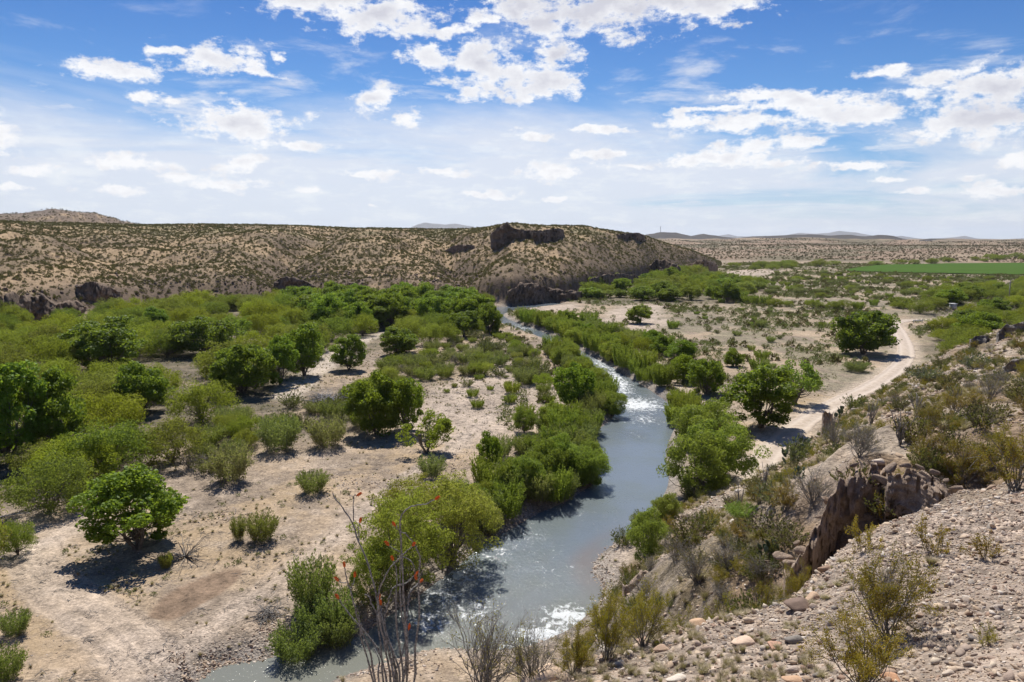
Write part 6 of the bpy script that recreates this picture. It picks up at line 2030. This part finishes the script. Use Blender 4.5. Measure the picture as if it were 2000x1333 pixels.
def ocotillo_hero():
    Z = 3.308
    stems = [
        [(575, 1333), (540, 1100), (470, 900), (445, 760), (400, 590), (330, 420), (290, 300), (230, 210), (180, 145), (165, 110)],
        [(640, 1333), (645, 1100), (630, 900), (615, 600), (605, 400), (600, 300), (620, 240), (660, 205), (710, 188), (770, 180), (825, 152)],
        [(690, 1333), (695, 1150), (712, 1000), (725, 880), (720, 700), (730, 560), (728, 520), (690, 440), (640, 378), (600, 360), (570, 325)],
        [(620, 1333), (595, 1100), (575, 950), (575, 760), (580, 650), (570, 580), (556, 548)],
        [(440, 1333), (410, 1150), (350, 1000), (310, 850), (280, 740), (255, 670), (242, 590)],
        [(515, 1333), (470, 1150), (430, 1080), (340, 970), (270, 890), (205, 795)],
        [(490, 1333), (480, 1150), (462, 1000), (450, 900), (462, 800)],
        [(640, 1200), (640, 980), (650, 860), (665, 750), (700, 712), (726, 690)],
        [(425, 1333), (395, 1200), (350, 1060), (342, 980), (335, 900)],
        [(560, 1333), (530, 1160), (500, 1000), (482, 900), (476, 838)],
        [(540, 1333), (500, 1100), (470, 950), (440, 870), (412, 820), (405, 785), (370, 765)],
        [(600, 1333), (560, 1150), (520, 1050), (500, 930), (520, 830), (545, 740), (570, 715), (640, 690), (692, 645)],
        [(585, 1333), (530, 1140), (470, 960), (462, 760), (490, 680), (540, 590), (600, 530), (650, 480), (680, 452)],
        [(615, 1333), (640, 1250), (630, 1000), (610, 900), (600, 700), (602, 500)],
        [(560, 1333), (600, 1200), (640, 1060), (655, 995)],
        [(465, 1333), (465, 1200), (430, 1110)],
    ]
    sides = [([(300, 290), (298, 200), (302, 130), (320, 128)], 0), ([(335, 420), (330, 350), (340, 305)], 0), ([(250, 690), (225, 690), (205, 680)], 4), ([(280, 735), (300, 690), (306, 655)], 4),
             ([(620, 520), (680, 560), (697, 635)], 3), ([(600, 490), (560, 470), (530, 450)], 1)]
    D0 = 10.2
    base_u, base_v = 600 + 565 / Z, 930 + 1620 / Z
    a, f, p = pix_dir(base_u, base_v)
    gx, gy = a * D0 / f, D0
    gz = ground_h(np.array([gx]), np.array([gy]))[0]
    e = link('ocotillo', None, loc=(gx, gy, gz), label='tall leafless ocotillo with thin wavy stems and orange red flower tips', category='ocotillo')
    depth = {}
    rg = np.random.default_rng(5)

    def w(pt, d):
        a, f, p = pix_dir(600 + pt[0] / Z, 930 + pt[1] / Z)
        return np.array([a * d / f - gx, d - gy, CAMH + p * d / f - gz])

    def put(px, dtop, dbot, root, r0, r1, seed, flower=True):
        n = len(px)
        P = [w(q, dbot + (dtop - dbot) * i / (n - 1)) for i, q in enumerate(px)]
        if root:
            P = [np.array([rg.normal() * .05, rg.normal() * .05, -0.1])] + [P[0] * 0.5 + np.array([0, 0, 0.0])] * 0 + P
        V, F = thorny(np.array(P), r0, r1, seed)
        V2, F2 = spikes(np.array(P), seed)
        k = len(V)
        me = make_mesh('stem', np.concatenate([V, np.array(V2)]), [tuple(q) for q in F.tolist()] + [tuple(i + k for i in t) for t in F2], False, mat=M_OCO)
        s = link('stem', me, parent=e)
        if flower:
            fl = link('flower', FLOWERS[seed % 3], parent=s, loc=P[-1])
            dd = Vector(P[-1] - P[-2]) + Vector((0, 0, 0.02))
            fl.rotation_euler = dd.to_track_quat('Z', 'Y').to_euler()
        return P
    nofl = (0, 8, 10, 13, 15)
    for i, px in enumerate(stems):
        dt = D0 + rg.uniform(-.5, .5)
        depth[i] = dt
        put(px, dt, D0 + rg.uniform(-.08, .08), True, 0.018, 0.007, 40 + i, i not in nofl)
    for j, (px, par) in enumerate(sides):
        dt = depth[par]
        put(px, dt, dt, False, 0.009, 0.006, 80 + j, True)
    # base trunk
    V, F = merge([tube(np.array([[0, 0, -.3], [0.01, 0, 0.0], [0, 0.01, 0.18]]), [0.11, 0.10, 0.06], 8)])
    link('trunk', make_mesh('trunk', V, F, True, mat=M_OCO), parent=e)


ocotillo_hero()


def ocotillo_mesh(seed, n=16, H=3.0, spread=0.5):
    rg = np.random.default_rng(seed)
    parts = []
    for i in range(n):
        a = rg.uniform(0, 6.28)
        le = rg.uniform(.1, 1) * spread
        h = H * rg.uniform(.6, 1)
        pts = [np.zeros(3)]
        for k in range(1, 7):
            t = k / 6
            pts.append(np.array([math.cos(a) * le * h * t ** 1.3, math.sin(a) * le * h * t ** 1.3, h * t]) + rg.normal(size=3) * 0.03)
        parts.append(tube(np.array(pts), np.linspace(0.03, 0.012, 7), 4))
    return merge(parts)


for k, (u, v, h, n, lab) in enumerate([(1625, 862, 62, 26, 'ocotillo cluster of upright stems on the slope below the road stub'), (1757, 872, 76, 14, 'grey branching dead stem cluster above the knob'), (1790, 830, 66, 14, 'thin ocotillo on the middle slope right of the road'),
                                       (1492, 962, 56, 12, 'thin reddish ocotillo near the bottom of the road'), (1443, 1000, 60, 9, 'small ocotillo beside the willow foot'), (1700, 838, 60, 16, 'ocotillo standing between the road and the knob'),
                                       (1862, 800, 54, 12, 'faint ocotillo high on the slope')]):
    p = hits([(u, v)])[0]
    H = h * depth_of(p) / FPX
    V, F = ocotillo_mesh(900 + k, n, H, 0.38)
    link('ocotillo', make_mesh('ocotillo', V, F, True, mat=M_TWIG), loc=p, label=lab, category='ocotillo')


# prickly pears: pads are parts
M_PAD = mat_plain('cactus_pad', (0.045, 0.07, 0.03), (0.10, 0.13, 0.055), 6, 0.6)
import bmesh
_bm = bmesh.new()
bmesh.ops.create_icosphere(_bm, subdivisions=2, radius=0.5)
for v_ in _bm.verts:
    v_.co.y *= 0.16
    v_.co.z = (v_.co.z + 0.5)
    v_.co.x *= 0.55 + 0.35 * v_.co.z
PAD = bpy.data.meshes.new('cactus_pad')
_bm.to_mesh(PAD)
_bm.free()
PAD.materials.append(M_PAD)
for (u, v, w, lab) in ((1548, 905, 46, 'dark prickly pear clump at the road bottom'), (1573, 880, 30, 'small prickly pear right of the larger clump at the road bottom'), (1560, 935, 26, 'prickly pear in front of the dark grey shrub'),
                       (1640, 815, 26, 'prickly pear on the bank of the dirt road'), (1500, 1085, 40, 'prickly pear near the dark ledges'), (855, 1330, 40, 'prickly pear at the bottom edge right of the ocotillo')):
    p = hits([(u, v)])[0]
    s = w * depth_of(p) / FPX
    if v > 1300:
        a, f, q = pix_dir(u, v)
        p = np.array([a * 10.6 / f, 10.6, 0])
        p[2] = ground_h(p[:1], p[1:2])[0]
        s = 0.5
    e = link('prickly_pear', None, loc=p, label=lab, category='cactus')
    for k in range(16):
        lay = k // 6
        a = random.uniform(0, 6.28)
        rr = s * 0.42 * random.random()
        o = link('pad', PAD, parent=e, loc=(math.cos(a) * rr, math.sin(a) * rr, s * 0.27 * lay - 0.02))
        o.scale = (s * 0.36,) * 3
        o.rotation_euler = (random.uniform(-.5, .5), random.uniform(-.6, .6), random.uniform(0, 3.1))


# ------------------------------------------------------------------ dead wood
def branch_heap(name, lab, u, v, wpx, hpx, n, seed, thick=0.05, mat=M_DEAD, root=False):
    rg = np.random.default_rng(seed)
    p = hits([(u, v)])[0]
    dp = depth_of(p)
    W, H = wpx * dp / FPX, hpx * dp / FPX
    e = link(name, None, loc=p, label=lab, category='driftwood')
    for k in range(n):
        a = rg.uniform(0, PI) if not root else rg.uniform(0, 2 * PI)
        ln = W * rg.uniform(.3, .8)
        c = np.array([rg.normal() * W * .17, rg.normal() * W * .12, 0]) if not root else np.zeros(3)
        el = rg.uniform(-.15, .4) if not root else rg.uniform(0.0, 0.9)
        d = np.array([math.cos(a) * math.cos(el), math.sin(a) * math.cos(el), math.sin(el)])
        z0 = rg.uniform(0.02, .7) * H * math.exp(-((c[0] / (W * .3)) ** 2)) if not root else 0.05
        pts = [c + np.array([0, 0, z0]) + d * ln * t + rg.normal(size=3) * 0.05 * ln * t for t in ((-.5, -.25, 0, .25, .5) if not root else (0, .25, .5, .75, 1))]
        pts = np.array(pts)
        pts[:, 2] = np.maximum(pts[:, 2], 0.0)
        parts = [tube(pts, np.linspace(thick, thick * .3, 5) * rg.uniform(.5, 1.2), 5)]
        for j in range(2):
            i = rg.integers(1, 4)
            dd = d + rg.normal(size=3) * .6
            parts.append(tube(np.array([pts[i], pts[i] + dd * ln * .15, pts[i] + dd * ln * .28 + [0, 0, .03]]), [thick * .4, thick * .25, thick * .1], 4))
        V, F = merge(parts)
        link('branch', make_mesh('branch', V, F, True, mat=mat), parent=e)


branch_heap('driftwood_heap', 'big grey heap of driftwood left of the dense two headed tree', 640, 790, 96, 26, 70, 1, 0.07, mat_plain('grey_driftwood', (0.16, 0.155, 0.155), (0.36, 0.35, 0.345), 4))
branch_heap('fallen_branches', 'tangle of fallen pale branches right of the nearest left tree', 362, 1088, 92, 30, 26, 2, 0.05, M_TWIG, True)
branch_heap('fallen_branches', 'dark dead brush at the left foot of the nearest left tree', 195, 1030, 60, 14, 24, 3, 0.04, M_TWIG)
branch_heap('driftwood_heap', 'dead reeds and sticks on the near left bank by the water', 525, 1205, 70, 26, 44, 4, 0.035, M_TWIG)
branch_heap('fallen_branches', 'bleached snag with spiky limbs at the end of the fallen log', 218, 862, 26, 18, 9, 5, 0.07, M_DEAD, True)
branch_heap('driftwood_heap', 'small dead sticks between the dusty bushes left of the flat', 400, 905, 60, 14, 20, 6, 0.04, M_TWIG)
branch_heap('fallen_branches', 'dark twiggy snag lying on the small beach', 1186, 1115, 10, 6, 8, 7, 0.03, M_BARK, True)
for (p0, p1, r, lab) in (((134, 870), (165, 857), 0.10, 'short bleached log left of the fallen log'), ((176, 868), (222, 860), 0.11, 'long bleached fallen log before the tall left trees'),
                         ((0, 1012), (58, 1004), 0.07, 'thin pale pole lying by the left edge')):
    q = hits([p0, p1])
    P = np.array([q[0] + [0, 0, r], (q[0] + q[1]) / 2 + [0, 0, r + .1], q[1] + [0, 0, r]])
    c = P.mean(0)
    V, F = tube(smooth_line(P - c, 4), np.linspace(r, r * .5, 9), 6)
    link('fallen_log', make_mesh('fallen_log', V, F, True, mat=M_DEAD), loc=c, label=lab, category='log')

# white gate bar at the end of the dirt road, a shed roof in the belt, a radio mast on the ridge
M_WHITE = mat_plain('white_paint', (0.62, 0.62, 0.60), (0.78, 0.78, 0.76), 3, 0.5)
M_GALV = mat_plain('grey_metal', (0.28, 0.29, 0.30), (0.42, 0.43, 0.44), 5, 0.5)


def box(cx, cy, cz, sx, sy, sz):
    V = np.array([[x, y, z] for x in (-1, 1) for y in (-1, 1) for z in (-1, 1)], float) * [sx / 2, sy / 2, sz / 2] + [cx, cy, cz]
    F = np.array([[0, 1, 3, 2], [4, 6, 7, 5], [0, 4, 5, 1], [2, 3, 7, 6], [0, 2, 6, 4], [1, 5, 7, 3]])
    return V, F


p = hits([(1793, 632)])[0]
e = link('road_barrier', None, loc=p, label='low white rail barrier where the dirt road enters the trees', category='barrier')
W = 20 * depth_of(p) / FPX
link('rail', make_mesh('rail', *box(0, 0, 0.85, W, 0.12, 0.28), mat=M_WHITE), parent=e)
for sx in (-W * .4, 0, W * .4):
    link('post', make_mesh('post', *box(sx, 0.1, 0.4, 0.14, 0.08, 0.9), mat=M_GALV), parent=e)
p = hits([(1861, 604)])[0]
e = link('shed', None, loc=(p[0], p[1], p[2]), label='tiny pale shed half hidden in the green belt right of the road', category='shed')
link('wall', make_mesh('wall', *box(0, 0, 0.9, 1.6, 1.6, 1.8), mat=M_GALV), parent=e)
link('roof', make_mesh('roof', *box(0, 0, 1.87, 2.0, 1.9, 0.12), mat=M_WHITE), parent=e)
a, f, q = pix_dir(1290, 454)
d = 3300
bx_, by_, bz_ = a * d / math.hypot(a, f), f * d / math.hypot(a, f), CAMH + q * d / math.hypot(a, f)
parts = [box(0, 0, 12, 1.6, 1.6, 34)]
for zz in (20, 24, 28):
    parts.append(box(0, 0, zz, 4.0, 1.0, 0.8))
V, F = merge(parts)
link('radio_mast', make_mesh('radio_mast', V, F, mat=M_GALV), loc=(bx_, by_, bz_ - 4), label='thin radio mast on the distant dark ridge', category='mast')
p = hits([(1970, 590)])[0]
parts = [box(0, 0, 4, 0.25, 0.25, 8.4), box(0, 0, 7.6, 2.0, 0.15, 0.15)]
V, F = merge(parts)
link('utility_pole', make_mesh('utility_pole', V, F, mat=M_TWIG), loc=p, label='thin utility pole on the pale bank at the right edge', category='pole')

# ------------------------------------------------------------------ air
def haze():
    m, N = mat_new('valley_air')
    v = N.n('ShaderNodeVolumePrincipled')
    v.inputs['Color'].default_value = (0.85, 0.91, 1.0, 1)
    v.inputs['Density'].default_value = 3.5e-5
    v.inputs['Anisotropy'].default_value = 0.35
    out = N.n('ShaderNodeOutputMaterial')
    m.node_tree.links.new(v.outputs[0], out.inputs['Volume'])
    V, F = box(0, 0, 0, 44000, 44000, 1)
    zmax = max(max((o.matrix_world @ Vector(c))[2] for c in o.bound_box) for o in SC.objects if o.type == 'MESH' and o.name.startswith('mountain')) + 20
    zmin = -20.0
    V[:, 2] = np.where(V[:, 2] > 0, zmax, zmin)
    link('haze', make_mesh('haze', V, F, mat=m), kind='stuff', label='thin blue desert haze over the distance')


bpy.context.view_layer.update()
haze()


# ------------------------------------------------------------------ tell members of the planted groups apart in words
def word_labels():
    marks = [(268, 1000, 'nearest left tree'), (735, 790, 'two headed dense tree'), (832, 850, 'open crowned tree'), (682, 690, 'small tree by the sand lane'), (474, 720, 'dark broad tree'),
             (594, 690, 'tall bright tree'), (273, 760, 'rounded thicket tree'), (210, 670, 'large loose thicket tree'), (402, 650, 'low wide dark tree'), (302, 620, 'small dark round tree'),
             (30, 800, 'tallest left edge tree'), (1124, 750, 'dark tree above the rapids'), (1686, 640, 'big dark roadside tree'), (1486, 770, 'leaning roadside tree'), (1378, 735, 'round tree on the sand'),
             (1432, 700, 'isolated small round tree'), (1250, 615, 'bright tree on the far flat'), (1372, 900, 'big bank willows'), (1264, 1050, 'beach willow'), (840, 1020, 'yellow green feathery tree'),
             (450, 900, 'pink tinted bush'), (612, 935, 'low bush on the gravel'), (640, 785, 'driftwood heap'), (1420, 570, 'dark belt end tree'), (956, 620, 'dark tree at the river corner'),
             (1240, 760, 'rapids'), (1180, 930, 'left river bend tip'), (1800, 520, 'green field'), (1800, 627, 'white road barrier'), (1861, 600, 'tiny pale shed'), (1765, 690, 'road bend'),
             (1030, 460, 'hill top cliff'), (1300, 530, 'rounded dark bluff'), (1370, 525, 'last dark bluff'), (1040, 570, 'river corner cliff'), (40, 600, 'black far left cliff'), (660, 575, 'foot of the round hill'),
             (1740, 960, 'cut bank'), (1620, 820, 'rock stub by the road'), (1625, 830, 'tall ocotillo cluster'), (1985, 650, 'skyline outcrop'), (1416, 1100, 'straw grass clump'), (1560, 890, 'prickly pear by the road'),
             (100, 960, 'blue green spreading bush'), (240, 870, 'bleached fallen log'), (960, 735, 'gravel bar'), (1110, 690, 'top of the rapids'), (1560, 600, 'tree line across the plain'), (1950, 600, 'pale bank at the right')]
    M = np.array([m[:2] for m in marks], float)
    ordw = ['nearest', 'second', 'third', 'fourth', 'fifth', 'sixth', 'seventh', 'eighth', 'ninth', 'tenth', 'eleventh'] + ['%dth' % k for k in range(12, 60)]
    buckets = {}
    for o in SC.objects:
        if o.parent or 'group' not in o.keys() or o.type != 'EMPTY':
            continue
        x, y, z = o.location
        z += 1.2
        cz = y * CT - (z - CAMH) * ST
        u = 1000 + FPX * x / cz
        v = 666.5 - FPX * (y * ST + (z - CAMH) * CT) / cz
        ch = [c for c in o.children if c.name.startswith(('crown', 'foliage'))]
        r, g, b = (ch[0].color[:3] if ch else (1, 1, 1))
        lum = r * .4 + g * .6
        hue = 'yellow green' if b < 0.78 * lum else ('grey green' if b > 1.15 * lum else 'green')
        adj = ('pale ' if lum > 1.05 else ('dark ' if lum < 0.78 else '')) + hue
        d = np.abs(M - (u, v)) * (1, 2.2)
        k = int(np.argmin(d.sum(1)))
        dx, dy = u - M[k, 0], v - M[k, 1]
        rel = ('right of' if dx > 0 else 'left of') if abs(dx) > 2.2 * abs(dy) else ('in front of' if dy > 0 else 'behind')
        noun = o.name.split('.')[0].replace('_', ' ')
        for w in ('green ', 'dusty '):
            noun = noun.replace(w, '')
        buckets.setdefault((adj, noun, rel, marks[k][2]), []).append((math.hypot(dx, dy), o))
    for (adj, noun, rel, mk), lst in buckets.items():
        lst.sort(key=lambda q: q[0])
        for i, (_, o) in enumerate(lst):
            if i == len(lst) - 1 and i > 1:
                o['label'] = 'outermost %s %s %s the %s' % (adj, noun, rel, mk)
            elif len(lst) == 1:
                o['label'] = '%s %s %s the %s' % (adj, noun, rel, mk)
            else:
                o['label'] = '%s %s %s %s the %s' % (ordw[min(i, 55)], adj, noun, rel, mk)


word_labels()


def stone_labels():
    marks = [(1058, 1325, 'large pinkish boulder'), (1188, 1270, 'flat grey rim stone'), (1292, 1270, 'pinkish brown block'), (1364, 1220, 'tan half buried boulder'), (1452, 1255, 'long pale slab'), (1512, 1264, 'long pink slab'),
             (1550, 1250, 'round grey stone'), (1560, 1188, 'big brown pitted boulder'), (1612, 1114, 'grey brown round boulder'), (1548, 1310, 'grey oval stone'), (1740, 1325, 'reddish tan block'),
             (1862, 1186, 'small dark cube shaped stone'), (1780, 1280, 'pale angular stone'), (1852, 1315, 'tan stone near the bottom edge'), (1410, 1322, 'grey slab in dry grass'), (1735, 1190, 'largest near bush'),
             (1650, 1290, 'yellow bush at the bottom edge'), (1690, 1050, 'small yellow rim bush'), (1822, 1060, 'left forked yellow bush'), (1928, 1070, 'right forked yellow bush'), (1922, 1240, 'small green bush on the gravel'),
             (1990, 960, 'big olive bush at the right edge'), (1185, 1230, 'broad yellow green rim bush'), (1655, 1000, 'left end of the cut bank'), (1840, 945, 'right end of the cut bank'), (1720, 905, 'middle of the cut bank lip')]
    M = np.array([m[:2] for m in marks], float)
    ordw = ['nearest', 'second', 'third', 'fourth', 'fifth', 'sixth', 'seventh', 'eighth', 'ninth', 'tenth'] + ['%dth' % k for k in range(11, 80)]
    buckets = {}
    for o in SC.objects:
        if o.type != 'MESH' or o.parent or o.get('group') not in ('larger cobbles on the near slope', 'blocks of the cut bank'):
            continue
        x, y, z = o.location
        cz = y * CT - (z - CAMH) * ST
        u = 1000 + FPX * x / cz
        v = 666.5 - FPX * (y * ST + (z - CAMH) * CT) / cz
        px = o.scale[0] / cz * FPX
        block = 'block' in o['group']
        adj = ('brown broken block' if block else ('large cobble' if px > 20 else ('medium cobble' if px > 14.5 else 'small cobble')))
        d = np.abs(M - (u, v)) * (1, 1.6)
        k = int(np.argmin(d.sum(1)))
        dx, dy = u - M[k, 0], v - M[k, 1]
        rel = ('right of' if dx > 0 else 'left of') if abs(dx) > 1.6 * abs(dy) else ('in front of' if dy > 0 else 'behind')
        buckets.setdefault((adj, rel, marks[k][2]), []).append((math.hypot(dx, dy), o))
    for (adj, rel, mk), lst in buckets.items():
        lst.sort(key=lambda q: q[0])
        for i, (_, o) in enumerate(lst):
            if len(lst) == 1:
                o['label'] = '%s %s the %s' % (adj, rel, mk)
            else:
                o['label'] = '%s %s %s the %s' % (ordw[i], adj, rel, mk)


stone_labels()
